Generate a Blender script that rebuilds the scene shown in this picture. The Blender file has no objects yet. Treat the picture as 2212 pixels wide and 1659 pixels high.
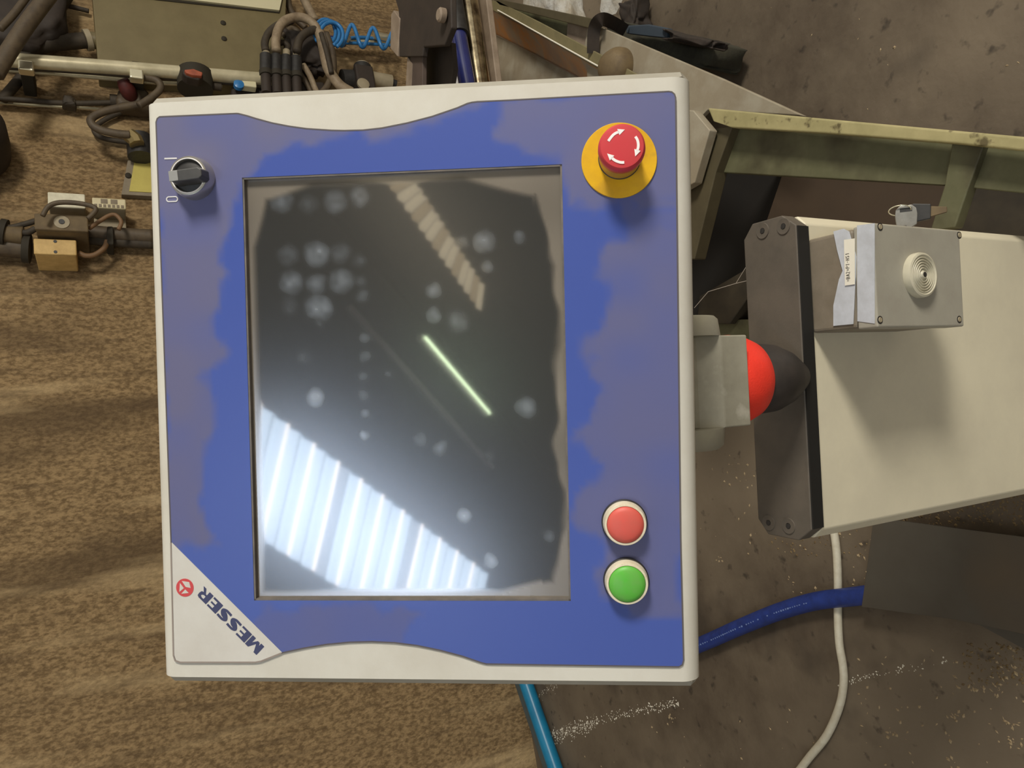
import bpy, bmesh, math, random
import numpy as np
from mathutils import Vector, Matrix
from mathutils.geometry import delaunay_2d_cdt, tessellate_polygon
R = random.Random(7)
# ------------------------------------------------------------------ frame of the place
f = 1600.0
g = Vector(((4115-1106)/f, (675-829.5)/f, 1.0)).normalized()
Fc = Vector((0, 0, 1)); Zw = -g
Yw = (Fc - Zw*Fc.dot(Zw)).normalized(); Xw = Yw.cross(Zw)
M3 = Matrix((Xw, Yw, Zw))                       # image axes (right, down, forward) -> world
CAM = Vector((0, 0, 1.5))
def ray(px, py): return M3 @ Vector(((px-1106)/f, (py-829.5)/f, 1.0))
def atZ(px, py, z): d = ray(px, py); return CAM + d*((z-1.5)/d.z)
def atY(px, py, y): d = ray(px, py); return CAM + d*(y/d.y)
def atPlane(px, py, o, n):
    d = ray(px, py); return CAM + d*((o-CAM).dot(n)/d.dot(n))
WA = math.radians(16)
WO = Vector((-1.55, 2.80, 0)); WD = Vector((math.cos(WA), math.sin(WA), 0)); WN = Vector((math.sin(WA), -math.cos(WA), 0))
def W(px, py, off=0.0): return atPlane(px, py, WO + WN*off, WN)
# operator panel frame: u = to the right, v = up the panel, n = out of the panel
PU = (M3 @ Vector((-0.0216, -1.0, -0.0194))).normalized()
PV = M3 @ Vector((-0.9971, 0.0187, 0.0741)); PV = (PV - PU*PV.dot(PU)).normalized()
PN = PU.cross(PV); PT = CAM + M3 @ Vector((-0.0759, 0.0022, 0.52502))
def L(px, py, h=0.0):
    p = atPlane(px, py, PT + PN*h, PN) - PT
    return (p.dot(PU), p.dot(PV))
# ------------------------------------------------------------------ camera, light, world
S = bpy.context.scene; COL = S.collection
cd = bpy.data.cameras.new('camera'); cam = bpy.data.objects.new('camera', cd); COL.objects.link(cam)
rx = M3 @ Vector((1, 0, 0)); up = M3 @ Vector((0, -1, 0)); bk = M3 @ Vector((0, 0, -1))
cam.matrix_world = Matrix(((rx.x, up.x, bk.x, CAM.x), (rx.y, up.y, bk.y, CAM.y), (rx.z, up.z, bk.z, CAM.z), (0, 0, 0, 1)))
cd.sensor_fit = 'HORIZONTAL'; cd.sensor_width = 36; cd.lens = 36*f/2212; cd.clip_start = 0.02
S.camera = cam
w = bpy.data.worlds.new('hall_daylight'); S.world = w; w.use_nodes = True
bgn = w.node_tree.nodes['Background']; bgn.inputs[0].default_value = (1.0, 0.93, 0.80, 1); bgn.inputs[1].default_value = 0.50
def area(name, loc, target, size, power, colr):
    ld = bpy.data.lights.new(name, 'AREA'); ld.shape = 'RECTANGLE'; ld.size, ld.size_y = size; ld.energy = power; ld.color = colr
    o = bpy.data.objects.new(name, ld); COL.objects.link(o); o.location = loc
    o.rotation_euler = (Vector(target)-Vector(loc)).to_track_quat('-Z', 'Y').to_euler(); return o
area('hall_window_light', (3.1, -1.15, 2.9), (0, 0.8, 0.9), (0.9, 0.7), 150, (1.0, 0.94, 0.83))
v_ = S.view_settings; v_.view_transform = 'Standard'; v_.look = 'None'; v_.gamma = 1; v_.use_curve_mapping = False; v_.exposure = 0.0
# ------------------------------------------------------------------ materials
def s(r, g_=None, b=None):
    t = [((x/255+0.055)/1.055)**2.4 if x/255 > 0.04045 else x/255/12.92 for x in (r, g_, b)]
    return (t[0], t[1], t[2], 1)
def mat(name, c1, c2=None, rough=0.5, metal=0.0, scale=30, bump=0.0, c3=None, scale3=4, stretch=None, lo=0.35, hi=0.65, lo3=0.45, hi3=0.65, spec=0.5, coat=0.0, bdist=0.002, bscale=None, emit=None, estr=0):
    m = bpy.data.materials.new(name); m.use_nodes = True; nt = m.node_tree; N = nt.nodes; K = nt.links.new
    b = N['Principled BSDF']; b.inputs['Roughness'].default_value = rough; b.inputs['Metallic'].default_value = metal
    b.inputs['Specular IOR Level'].default_value = spec; b.inputs['Coat Weight'].default_value = coat; b.inputs['Coat Roughness'].default_value = .1
    b.inputs['Base Color'].default_value = c1
    if c2 or bump:
        tc = N.new('ShaderNodeTexCoord'); mp = N.new('ShaderNodeMapping'); K(tc.outputs['Object'], mp.inputs[0])
        if stretch: mp.inputs['Scale'].default_value = stretch
    if c2:
        n = N.new('ShaderNodeTexNoise'); n.inputs['Scale'].default_value = scale; n.inputs['Detail'].default_value = 6; n.inputs['Roughness'].default_value = .65
        K(mp.outputs[0], n.inputs[0]); r = N.new('ShaderNodeValToRGB'); K(n.outputs[0], r.inputs[0])
        r.color_ramp.elements[0].color = c1; r.color_ramp.elements[0].position = lo; r.color_ramp.elements[1].color = c2; r.color_ramp.elements[1].position = hi
        out = r.outputs[0]
        if c3:
            n3 = N.new('ShaderNodeTexNoise'); n3.inputs['Scale'].default_value = scale3; n3.inputs['Detail'].default_value = 4
            K(mp.outputs[0], n3.inputs[0]); mr = N.new('ShaderNodeMapRange'); K(n3.outputs[0], mr.inputs[0])
            mr.inputs[1].default_value = lo3; mr.inputs[2].default_value = hi3
            mx = N.new('ShaderNodeMix'); mx.data_type = 'RGBA'; K(mr.outputs[0], mx.inputs[0]); K(out, mx.inputs[6]); mx.inputs[7].default_value = c3; out = mx.outputs[2]
        K(out, b.inputs['Base Color'])
    if bump:
        nb = N.new('ShaderNodeTexNoise'); nb.inputs['Scale'].default_value = bscale or scale; nb.inputs['Detail'].default_value = 5; K(mp.outputs[0], nb.inputs[0])
        bp = N.new('ShaderNodeBump'); bp.inputs['Strength'].default_value = bump; bp.inputs['Distance'].default_value = bdist
        K(nb.outputs[0], bp.inputs['Height']); K(bp.outputs[0], b.inputs['Normal'])
    if emit: b.inputs['Emission Color'].default_value = emit; b.inputs['Emission Strength'].default_value = estr
    return m
M = {}
M['hous'] = mat('powder coated housing', s(218, 215, 204), s(206, 201, 188), .45, scale=14, lo=.3, hi=.7, bump=.15, bscale=900, bdist=.0002)
M['cap'] = mat('shade toned end cap', s(172, 168, 156), s(158, 153, 140), .5, scale=20)  # toned below the housing to paint in the shade on its ends
M['logo'] = mat('logo plate film', s(214, 211, 203), s(204, 199, 190), .4, scale=18)
M['gasket'] = mat('grey gasket', s(96, 92, 88), s(120, 112, 104), .5, scale=60)
M['line'] = mat('dark seam', s(92, 86, 88), rough=.7)
M['seam2'] = mat('logo seam', s(150, 138, 130), rough=.7)
M['navy'] = mat('logo print', s(60, 64, 100), rough=.5); M['logored'] = mat('logo red print', s(205, 70, 72), rough=.5)
M['print'] = mat('white print', s(215, 214, 215), rough=.5)
M['white'] = mat('white arrow print and highlight', s(250, 246, 244), rough=.5)
M['yellow'] = mat('yellow plate', s(236, 186, 22), s(222, 170, 30), .38, scale=60, c3=s(170, 130, 50), scale3=40, lo3=.55, hi3=.8)
M['yellow2'] = mat('yellow collar', s(205, 160, 60), s(178, 140, 66), .35, scale=60)
M['red'] = mat('red mushroom cap', s(212, 62, 70), s(204, 66, 70), .38, scale=20)
M['cream'] = mat('cream bezel', s(232, 222, 196), s(205, 190, 155), .4, scale=80, lo=.5, hi=.75)
M['redbtn'] = mat('red push cap', s(222, 92, 80), s(212, 96, 84), .5, scale=90)
M['grnbtn'] = mat('green push cap', s(88, 186, 58), s(104, 178, 76), .45, scale=90)
M['black'] = mat('black plastic', s(38, 37, 36), s(52, 50, 48), .5, scale=60)
M['blackgrip'] = mat('grey black knob', s(66, 66, 66), s(80, 79, 78), .45, scale=60)
M['marker'] = mat('knob marker', s(150, 150, 148), rough=.5)
M['chrome'] = mat('satin metal ring', s(205, 200, 188), rough=.3, metal=.92)
M['brkt'] = mat('bracket grey', s(168, 164, 148), s(150, 146, 130), .4, scale=25, c3=s(190, 186, 172), scale3=30, lo3=.58, hi3=.7)
M['brkt2'] = mat('cast cap grey', s(150, 146, 132), s(165, 160, 140), .45, scale=25)
M['redcap'] = mat('bright red cap', s(250, 62, 44), s(240, 60, 44), .5, scale=40, bump=.2, bscale=600)
M['bulb'] = mat('black pivot', s(46, 42, 40), s(60, 54, 50), .55, scale=40)
M['barplate'] = mat('dark dusty plate', s(84, 78, 70), s(98, 90, 80), .6, scale=18, bump=.3, bscale=500, bdist=.0004)
M['baredge'] = mat('black plate edge', s(30, 30, 29), rough=.5)
M['column'] = mat('column paint', s(224, 216, 190), s(214, 206, 182), .42, scale=10, bump=.1, bscale=700, bdist=.0002)
M['encl'] = mat('enclosure grey', s(134, 124, 108), s(120, 110, 94), .5, scale=30, bump=.25, bscale=800, bdist=.0003)
M['encllid'] = mat('enclosure lid', s(166, 162, 148), s(158, 153, 140), .5, scale=30, bump=.25, bscale=800, bdist=.0003)
M['tapebl'] = mat('pale blue tape', s(205, 210, 218), s(188, 192, 198), .35, scale=45)
M['tag'] = mat('white label', s(240, 236, 220), rough=.5)
M['disc'] = mat('cream sounder', s(206, 200, 178), s(192, 186, 164), .45, scale=60)
M['wall'] = mat('rusty dust wall', s(112, 90, 60), s(158, 132, 94), .95, scale=85, lo=.40, hi=.60, stretch=(1, 1, .55), bump=1.0, bdist=.006, bscale=90)
M['floor'] = mat('oily concrete', s(80, 68, 54), s(98, 86, 70), .75, scale=9, c3=s(118, 105, 87), scale3=1.6, bump=.5, bscale=45, bdist=.003)
def wallify():
    m = M['wall']; nt = m.node_tree; N = nt.nodes; K = nt.links.new; b = N['Principled BSDF']
    old = b.inputs['Base Color'].links[0].from_socket
    tc = N.new('ShaderNodeTexCoord'); mp = N.new('ShaderNodeMapping'); mp.inputs['Scale'].default_value = (1, 1, .16); K(tc.outputs['Object'], mp.inputs[0])
    prev = old
    for sc, colr, a, bb, st in ((4.5, s(84, 66, 44), .50, .66, .7), (6.0, s(200, 174, 130), .53, .68, .7), (26, s(80, 62, 42), .53, .70, .6)):
        n = N.new('ShaderNodeTexNoise'); n.inputs['Scale'].default_value = sc; n.inputs['Detail'].default_value = 5; K(mp.outputs[0], n.inputs[0])
        n.noise_dimensions = '4D'; n.inputs['W'].default_value = sc*3.1
        mr = N.new('ShaderNodeMapRange'); K(n.outputs[0], mr.inputs[0]); mr.inputs[1].default_value = a; mr.inputs[2].default_value = bb; mr.inputs[4].default_value = st
        mx = N.new('ShaderNodeMix'); mx.data_type = 'RGBA'; K(mr.outputs[0], mx.inputs[0]); K(prev, mx.inputs[6]); mx.inputs[7].default_value = colr; prev = mx.outputs[2]
    K(prev, b.inputs['Base Color'])
wallify()
def floorify():
    m = M['floor']; nt = m.node_tree; N = nt.nodes; K = nt.links.new; b = N['Principled BSDF']
    prev = b.inputs['Base Color'].links[0].from_socket
    tc = N.new('ShaderNodeTexCoord')
    for sc, colr, a, bb, st in ((28, s(40, 33, 26), .62, .72, .7), (70, s(140, 122, 98), .74, .80, .5), (5, s(52, 44, 36), .56, .7, .6)):
        n = N.new('ShaderNodeTexNoise'); n.noise_dimensions = '4D'; n.inputs['W'].default_value = sc; n.inputs['Scale'].default_value = sc; n.inputs['Detail'].default_value = 3; K(tc.outputs['Object'], n.inputs[0])
        mr = N.new('ShaderNodeMapRange'); K(n.outputs[0], mr.inputs[0]); mr.inputs[1].default_value = a; mr.inputs[2].default_value = bb; mr.inputs[4].default_value = st
        mx = N.new('ShaderNodeMix'); mx.data_type = 'RGBA'; K(mr.outputs[0], mx.inputs[0]); K(prev, mx.inputs[6]); mx.inputs[7].default_value = colr; prev = mx.outputs[2]
    K(prev, b.inputs['Base Color'])
floorify()
M['olive'] = mat('olive cabinet paint', s(122, 110, 76), s(112, 100, 68), .5, scale=8, bump=.1, bscale=300)
M['creampaint'] = mat('cream cabinet door', s(214, 206, 170), rough=.5)
M['darkgap'] = mat('dark gap', s(48, 42, 30), rough=.8)
M['conduit'] = mat('galvanised conduit', s(218, 208, 176), s(190, 180, 148), .35, scale=12, metal=.35)
M['cable'] = mat('grey brown cable', s(96, 82, 62), s(76, 64, 50), .6, scale=30)
M['cableb'] = mat('black dusty cable', s(52, 44, 34), s(70, 60, 46), .7, scale=30)
M['cablet'] = mat('tan cable', s(160, 142, 116), s(120, 102, 80), .6, scale=20)
M['copper'] = mat('orange brown cable', s(122, 92, 62), rough=.6)
M['clip'] = mat('bright clip', s(235, 228, 200), rough=.25, metal=.8)
M['dark'] = mat('dark machine iron', s(46, 38, 32), s(58, 48, 40), .7, scale=12, bump=.2, bscale=100)
M['iron'] = mat('dusty brown iron', s(72, 60, 52), s(84, 70, 62), .7, scale=10, bump=.2, bscale=100)
M['ironedge'] = mat('greyish iron edge', s(150, 134, 116), s(128, 112, 96), .6, scale=20)
M['jbox'] = mat('brown dusty junction box', s(112, 94, 64), s(92, 76, 52), .7, scale=25)
M['jcream'] = mat('cream junction box', s(214, 180, 116), s(190, 156, 96), .6, scale=22, bump=.3, bscale=40)
M['jgrey'] = mat('grey junction box', s(150, 138, 112), s(165, 152, 126), .6, scale=20)
M['clear'] = mat('glossy clear lid', s(236, 230, 205), s(205, 198, 172), .12, scale=18, coat=.6)
M['jpaper'] = mat('pale printed lid', s(222, 210, 172), s(200, 188, 150), .5, scale=14)
M['ylabel'] = mat('yellow label', s(200, 186, 96), s(190, 174, 88), .6, scale=16)
M['plgrey'] = mat('dusty grey plate', s(140, 128, 108), s(124, 112, 92), .7, scale=18)
M['bluecoil'] = mat('blue air hose', s(58, 130, 190), s(44, 112, 172), .3, scale=30)
M['bluedark'] = mat('dark blue sleeve', s(44, 50, 110), s(34, 40, 92), .25, scale=10, coat=.5)
M['bluehose'] = mat('blue rubber hose', s(34, 58, 132), s(26, 46, 108), .45, scale=40)
M['chromerod'] = mat('polished rod', s(220, 205, 170), s(120, 104, 84), .15, scale=22, metal=1, stretch=(1, 1, 1))
M['rust'] = mat('rusted steel edge', s(160, 142, 122), s(192, 136, 82), .75, scale=9, lo=.40, hi=.57, c3=s(150, 128, 110), scale3=5, lo3=.5, hi3=.6, bump=.3, bscale=90)
M['rim'] = mat('olive rim', s(128, 118, 84), s(112, 104, 74), .65, scale=16)
M['lilac'] = mat('dusty grey steel sheet', s(148, 138, 118), s(136, 124, 104), .65, scale=8, c3=s(158, 150, 132), scale3=14, bump=.15, bscale=200)
M['green'] = mat('green oily beam', s(88, 88, 62), s(104, 102, 76), .6, scale=12, c3=s(66, 62, 42), scale3=10, bump=.3, bscale=60)
M['flange'] = mat('worn cream green flange', s(172, 162, 118), s(150, 142, 100), .55, scale=16, c3=s(96, 86, 58), scale3=42, lo3=.62, hi3=.70)
M['gusset'] = mat('brown green gusset', s(72, 64, 44), s(82, 74, 52), .7, scale=14)
M['void_shade'] = mat('black painted shade', s(10, 8, 6), s(18, 14, 10), .8, scale=8)  # near black paints in the shade of the void under the frame
M['board'] = mat('brown oily board', s(70, 56, 42), s(60, 48, 36), .7, scale=6)
M['board2'] = mat('dark stained board', s(60, 52, 38), s(42, 36, 27), .7, scale=14, bump=.3)
M['canvas'] = mat('dark green canvas', s(62, 60, 46), s(50, 48, 38), .9, scale=40, bump=.4, bscale=120)
M['strap'] = mat('black brown strap', s(40, 33, 27), s(54, 44, 36), .8, scale=40)
M['bluelabel'] = mat('dull blue patch', s(52, 62, 72), rough=.8)
M['rag'] = mat('white rag', s(205, 205, 200), s(160, 150, 132), .9, scale=10, bump=.8, bscale=18, bdist=.02)
M['wcable'] = mat('white cable', s(212, 206, 186), s(196, 188, 166), .45, scale=50)
M['teal'] = mat('teal painted pipe', s(24, 128, 170), s(20, 112, 152), .35, scale=12)
M['slate'] = mat('blue grey tube', s(78, 92, 96), s(70, 80, 82), .5, scale=12)
M['sheet'] = mat('mill steel sheet', s(88, 84, 76), s(78, 72, 64), .45, metal=.25, scale=3, c3=s(96, 84, 68), scale3=3.5, lo3=.5, hi3=.75)
M['sheetedge'] = mat('steel sheet edge', s(122, 116, 104), rough=.4, metal=.3)
M['crumb'] = mat('pale crumbs', s(142, 122, 92), s(180, 160, 126), .9, scale=200)
M['dust'] = mat('white powder', s(222, 216, 200), rough=.95)
M['roof'] = mat('dark roof sheeting', s(40, 38, 36), s(34, 32, 30), .8, scale=2)
M['purlin'] = mat('steel purlin', s(225, 215, 215), rough=.6)
M['keymetal'] = mat('key bow', s(150, 148, 142), s(130, 128, 122), .4, scale=60, metal=.3)
M['brass'] = mat('brass', s(150, 132, 90), rough=.4, metal=.5)
M['dkred'] = mat('dark red knob', s(92, 34, 28), s(70, 28, 24), .6, scale=40)
M['orred'] = mat('faded red handle', s(178, 92, 62), s(140, 70, 50), .6, scale=30)
M['web'] = mat('cobweb', s(170, 160, 150), rough=.9)
M['skyl'] = mat('translucent sheet', s(200, 205, 210), rough=.6, emit=(.66, .82, 1.0, 1), estr=8.0)
M['skyw'] = mat('yellowed translucent sheet', s(200, 190, 160), rough=.6, emit=(1.0, .84, .58, 1), estr=3.4)
M['skyr'] = mat('sheet rib', s(180, 185, 190), rough=.6, emit=(1.0, .90, .84, 1), estr=12.5)
M['skyw2'] = mat('browned translucent sheet', s(180, 160, 120), rough=.6, emit=(1.0, .78, .48, 1), estr=2.2)
M['skyhaze'] = mat('hazy gap sheet', s(170, 175, 180), rough=.6, emit=(.62, .74, .92, 1), estr=4.5)  # dim glow stands for the haze over the gaps between sheets
M['tube'] = mat('lamp tube', s(240, 255, 235), rough=.4, emit=(.80, 1.0, .62, 1), estr=20.0)
# ------------------------------------------------------------------ builders
WORG = {}
def empty(name, base, label, cat, group=None, rot=None):
    o = bpy.data.objects.new(name, None); COL.objects.link(o); o.empty_display_size = .05
    if rot is None: o.location = base
    else: o.matrix_world = rot
    WORG[o.name] = Vector(base); o['label'] = label; o['category'] = cat
    if group: o['group'] = group
    return o
def tag(o, label, cat, group=None):
    o['label'] = label; o['category'] = cat
    if group: o['group'] = group
    return o
def ob(name, vf, m, parent=None, smooth=False, label=None, bevel=0, kind=None, mats=None):
    vs, fs = vf; vs = [Vector(v) for v in vs]
    lo = Vector([min(v[i] for v in vs) for i in range(3)]); hi = Vector([max(v[i] for v in vs) for i in range(3)])
    c = (lo+hi)/2
    if parent is None: c.z = lo.z
    me = bpy.data.meshes.new(name); me.from_pydata([v-c for v in vs], [], fs)
    bm = bmesh.new(); bm.from_mesh(me); bmesh.ops.remove_doubles(bm, verts=bm.verts, dist=1e-6); bmesh.ops.recalc_face_normals(bm, faces=bm.faces); bm.to_mesh(me); bm.free()
    me.materials.append(M[m] if isinstance(m, str) else m)
    o = bpy.data.objects.new(name, me); COL.objects.link(o)
    if smooth:
        for p in me.polygons: p.use_smooth = True
        if smooth == 'auto':
            me.set_sharp_from_angle(angle=math.radians(40))
    if parent is not None: o.parent = parent; o.location = c - WORG[parent.name]
    else: o.location = c
    WORG[o.name] = c
    if label: o['label'] = label
    if kind: o['kind'] = kind
    if bevel:
        b = o.modifiers.new('bevel', 'BEVEL'); b.width = bevel; b.segments = 3; b.limit_method = 'ANGLE'; b.harden_normals = False
    return o
def cat_(*parts):
    V, Fs = [], []
    for v, fc in parts:
        n = len(V); V += [Vector(x) for x in v]; Fs += [tuple(i+n for i in q) for q in fc]
    return V, Fs
def prism(pts, off):
    off = Vector(off); n = len(pts); V = [Vector(p) for p in pts] + [Vector(p)+off for p in pts]
    F = [tuple(t) for t in tessellate_polygon([[Vector(p) for p in pts]])]
    Fs = [tuple(t) for t in F] + [tuple(i+n for i in reversed(t)) for t in F] + [(i, (i+1) % n, (i+1) % n+n, i+n) for i in range(n)]
    return V, Fs
def boxv(c, ax, ay, az):                # centre + three half-axis vectors
    c, ax, ay, az = map(Vector, (c, ax, ay, az))
    V = [c+ax*i+ay*j+az*k for i in (-1, 1) for j in (-1, 1) for k in (-1, 1)]
    return V, [(0, 1, 3, 2), (4, 6, 7, 5), (0, 4, 5, 1), (2, 3, 7, 6), (0, 2, 6, 4), (1, 5, 7, 3)]
def smoothpts(P, n=8, closed=False):
    P = [Vector(p) for p in P]; out = []
    k = len(P)
    for i in range(k if closed else k-1):
        if closed: a, b, c, d = P[i-1], P[i], P[(i+1) % k], P[(i+2) % k]
        else: a, b, c, d = P[max(i-1, 0)], P[i], P[i+1], P[min(i+2, k-1)]
        for j in range(n):
            t = j/n; out.append(.5*((2*b)+(c-a)*t+(2*a-5*b+4*c-d)*t*t+(3*b-a-3*c+d)*t*t*t))
    if not closed: out.append(P[-1])
    return out
def tube(P, r, sides=10, n=8, sm=True, closed=False):
    P = smoothpts(P, n, closed) if sm else [Vector(p) for p in P]
    rr = r if callable(r) else (lambda t: r)
    V, Fs = [], []; k = len(P); up_ = None
    for i, p in enumerate(P):
        if closed: t = (P[(i+1) % k]-P[i-1]).normalized()
        else: t = (P[min(i+1, k-1)]-P[max(i-1, 0)]).normalized()
        if up_ is None: up_ = t.orthogonal().normalized()
        up_ = (up_-t*up_.dot(t)).normalized(); sd = t.cross(up_)
        for q in range(sides):
            a = 2*math.pi*q/sides; V.append(p+(up_*math.cos(a)+sd*math.sin(a))*rr(i/max(k-1, 1)))
    for i in range(k if closed else k-1):
        j = (i+1) % k
        for q in range(sides): Fs.append((i*sides+q, i*sides+(q+1) % sides, j*sides+(q+1) % sides, j*sides+q))
    if not closed: Fs += [tuple(range(sides)), tuple((k-1)*sides+q for q in range(sides))]
    return V, Fs
def lathe(c, ax, prof, sides=48, xdir=None):   # prof: (radius, distance along ax)
    c, ax = Vector(c), Vector(ax).normalized(); u = (Vector(xdir) if xdir else ax.orthogonal()).normalized(); w_ = ax.cross(u)
    V = [c+ax*h+(u*math.cos(2*math.pi*q/sides)+w_*math.sin(2*math.pi*q/sides))*r for r, h in prof for q in range(sides)]
    Fs = [(i*sides+q, i*sides+(q+1) % sides, (i+1)*sides+(q+1) % sides, (i+1)*sides+q) for i in range(len(prof)-1) for q in range(sides)]
    Fs += [tuple(range(sides)), tuple((len(prof)-1)*sides+q for q in range(sides))]
    return V, Fs
def slab(px, z, th): return prism([atZ(x, y, z) for x, y in px], (0, 0, -th))
def wslab(px, off, th): return prism([W(x, y, off) for x, y in px], -WN*th)
def ptube(pts, r, off, **k): return tube([W(x, y, off) for x, y in pts], r, **k)
# ------------------------------------------------------------------ the setting
fl = ob('floor', prism([(-8, -12, 0), (9, -12, 0), (9, 12, 0), (-8, 12, 0)], (0, 0, -.1)), 'floor', kind='structure')
wp = [WO+WD*-4, WO+WD*9]
wl = ob('wall_back', prism([wp[0], wp[1], wp[1]+Vector((0, 0, 4.5)), wp[0]+Vector((0, 0, 4.5))], -WN*.15), 'wall', kind='structure')
# roof bay behind the operator: dark sheeting with two runs of translucent sheets and a tube lamp
def refl(px, py, z):
    d = ray(px, py); P = CAM+d*((PT-CAM).dot(PN)/d.dot(PN)); r = d-PN*2*d.dot(PN); return P+r*((z-P.z)/r.z)
RZ = 7.0
ob('ceiling', prism([(-8, -13, RZ+.6), (8, -13, RZ+.6), (8, -1.6, RZ+.6), (-8, -1.6, RZ+.6)], (0, 0, .1)), 'roof', kind='structure')
def skylight(name, a, b, c, d, n, mm, label, gaps=()):
    # a-b one long side, d-c the other; n sheets each a shallow corrugation
    root = empty(name, (a+b+c+d)/4, label, 'skylight')
    for i in range(n):
        mm_ = 'skyhaze' if i in gaps else ('skyw2' if mm == 'skyw' and i % 3 == 1 else mm)
        t0, t1 = (i+.03)/n, (i+.97)/n; tm = (t0+t1)/2
        p = [a.lerp(b, t0), a.lerp(b, tm)+Vector((0, 0, .05)), a.lerp(b, t1)]
        q = [d.lerp(c, t0), d.lerp(c, tm)+Vector((0, 0, .05)), d.lerp(c, t1)]
        V = p+q; ob('roof_sheet', (V, [(0, 1, 4, 3), (1, 2, 5, 4)]), mm_, root)
        if i % 2 == 0 and mm == 'skyl':
            e = (b-a)*(.07/n); ob('rib', boxv((p[0]+q[0])/2+Vector((0, 0, -.01)), (q[0]-p[0])/2, e, (0, 0, .012)), 'skyr', root)
    return root
A, B, C_, D = refl(560, 870, RZ), refl(1055, 1240, RZ), refl(1010, 1440, RZ), refl(500, 1125, RZ)
skylight('roof_skylight', A, B, C_, D, 22, 'skyl', 'wide run of bluish translucent roof sheets mirrored at the lower left of the screen', gaps=(6, 13))
A, B, C_, D = refl(772, 300, RZ), refl(1040, 672, RZ), refl(1047, 615, RZ), refl(835, 290, RZ)
skylight('roof_skylight', A, B, C_, D, 18, 'skyw', 'narrow run of yellowed roof sheets mirrored near the top edge of the screen')
tl = empty('tube_lamp', refl(988, 810, RZ-.4), 'lit greenish fluorescent tube under the roof, mirrored mid screen', 'lamp')
ob('tube', tube([refl(918, 728, RZ-.4), refl(1058, 893, RZ-.4)], .019, sides=8, sm=False), 'tube', tl)
ob('batten', tube([refl(916, 726, RZ-.32)+Vector((0, 0, .06)), refl(1060, 895, RZ-.32)+Vector((0, 0, .06))], .05, sides=4, sm=False), 'purlin', tl)
ob('trim_1', tube([refl(755, 662, RZ-.1), refl(1063, 1010, RZ-.1)], .035, sides=6, sm=False), 'purlin', kind='structure')
ob('trim_2', tube([refl(700, 420, RZ-.1), refl(1260, 1090, RZ-.1)], .09, sides=4, sm=False), 'roof', kind='structure')
# ------------------------------------------------------------------ control panel
Pm = Matrix(((PU.x, PV.x, PN.x, 0), (PU.y, PV.y, PN.y, 0), (PU.z, PV.z, PN.z, 0), (0, 0, 0, 1)))
base_l = Vector((0, -.20, -.04)); bw = PT+PU*base_l.x+PV*base_l.y+PN*base_l.z
mw = Pm.copy(); mw.translation = bw
CP = empty('control_panel', base_l, 'tilted operator panel with dark touch screen in a blue face and pale grey housing', 'control panel', rot=mw)
def Lp(pts, h=0.0): return [Vector((*L(x, y, h), h)) for x, y in pts]
def dens(pts, st):
    out = []
    for i in range(len(pts)):
        a, b = Vector(pts[i]), Vector(pts[(i+1) % len(pts)]); n = max(1, int((b-a).length/st))
        out += [a.lerp(b, k/n) for k in range(n)]
    return out
uR, vT = L(330, 219)[0], L(309, 400)[1]
uL, vB = L(700, 1463)[0], L(1503, 900)[1]
uR2 = (L(330, 222)[0]+L(1460, 166)[0])/2; uL2 = (L(360, 1461)[0]+L(1480, 1474)[0])/2
vT = (L(309, 240)[1]+L(346, 1450)[1])/2; vB = (L(1497, 200)[1]+L(1516, 1460)[1])/2
hx0, hy0 = L(524, 384), L(1233, 1298)
hu1, hu0 = (L(524, 384)[0]+L(1214, 356)[0])/2, (L(550, 1296)[0]+L(1233, 1298)[0])/2
hv1, hv0 = (L(524, 384)[1]+L(550, 1296)[1])/2, (L(1214, 356)[1]+L(1233, 1298)[1])/2
def hous():
    D = -.075; r0, r1 = .011, .014            # top and bottom edges are rounded like an extrusion
    prof = [(vT-.004, D), (vT, D+.006), (vT, -r0)]
    prof += [(vT-r0+r0*math.cos(a), -r0+r0*math.sin(a)) for a in [math.pi/2*k/8 for k in range(1, 9)]]
    k1 = len(prof)-1
    prof += [(vB+r1-r1*math.sin(a), -r1+r1*math.cos(a)) for a in [math.pi/2*k/8 for k in range(0, 9)]]
    prof += [(vB, D+.006), (vB+.004, D)]
    n = len(prof); V = []; Fs = []
    us = [uL2, hu0, hu1, uR2]
    for u in us: V += [(u, v, h) for v, h in prof]
    for s_ in range(3):
        for i in range(n):
            j = (i+1) % n
            if i == k1 and s_ == 1: continue
            Fs.append((s_*n+i, s_*n+j, (s_+1)*n+j, (s_+1)*n+i))
    Fs += [tuple(range(n)), tuple(3*n+i for i in range(n))]
    b = len(V)                                  # the screen opening
    V += [(hu0, hv1, 0), (hu1, hv1, 0), (hu1, hv0, 0), (hu0, hv0, 0)]
    Fs += [(n+k1, 2*n+k1, b+1, b), (b+3, b+2, 2*n+k1+1, n+k1+1)]
    V += [(hu0, hv1, -.008), (hu1, hv1, -.008), (hu1, hv0, -.008), (hu0, hv0, -.008)]
    for i in range(4): Fs.append((b+i, b+(i+1) % 4, b+4+(i+1) % 4, b+4+i))
    return V, Fs
ho = ob('housing', hous(), 'hous', CP, smooth='auto')
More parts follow.
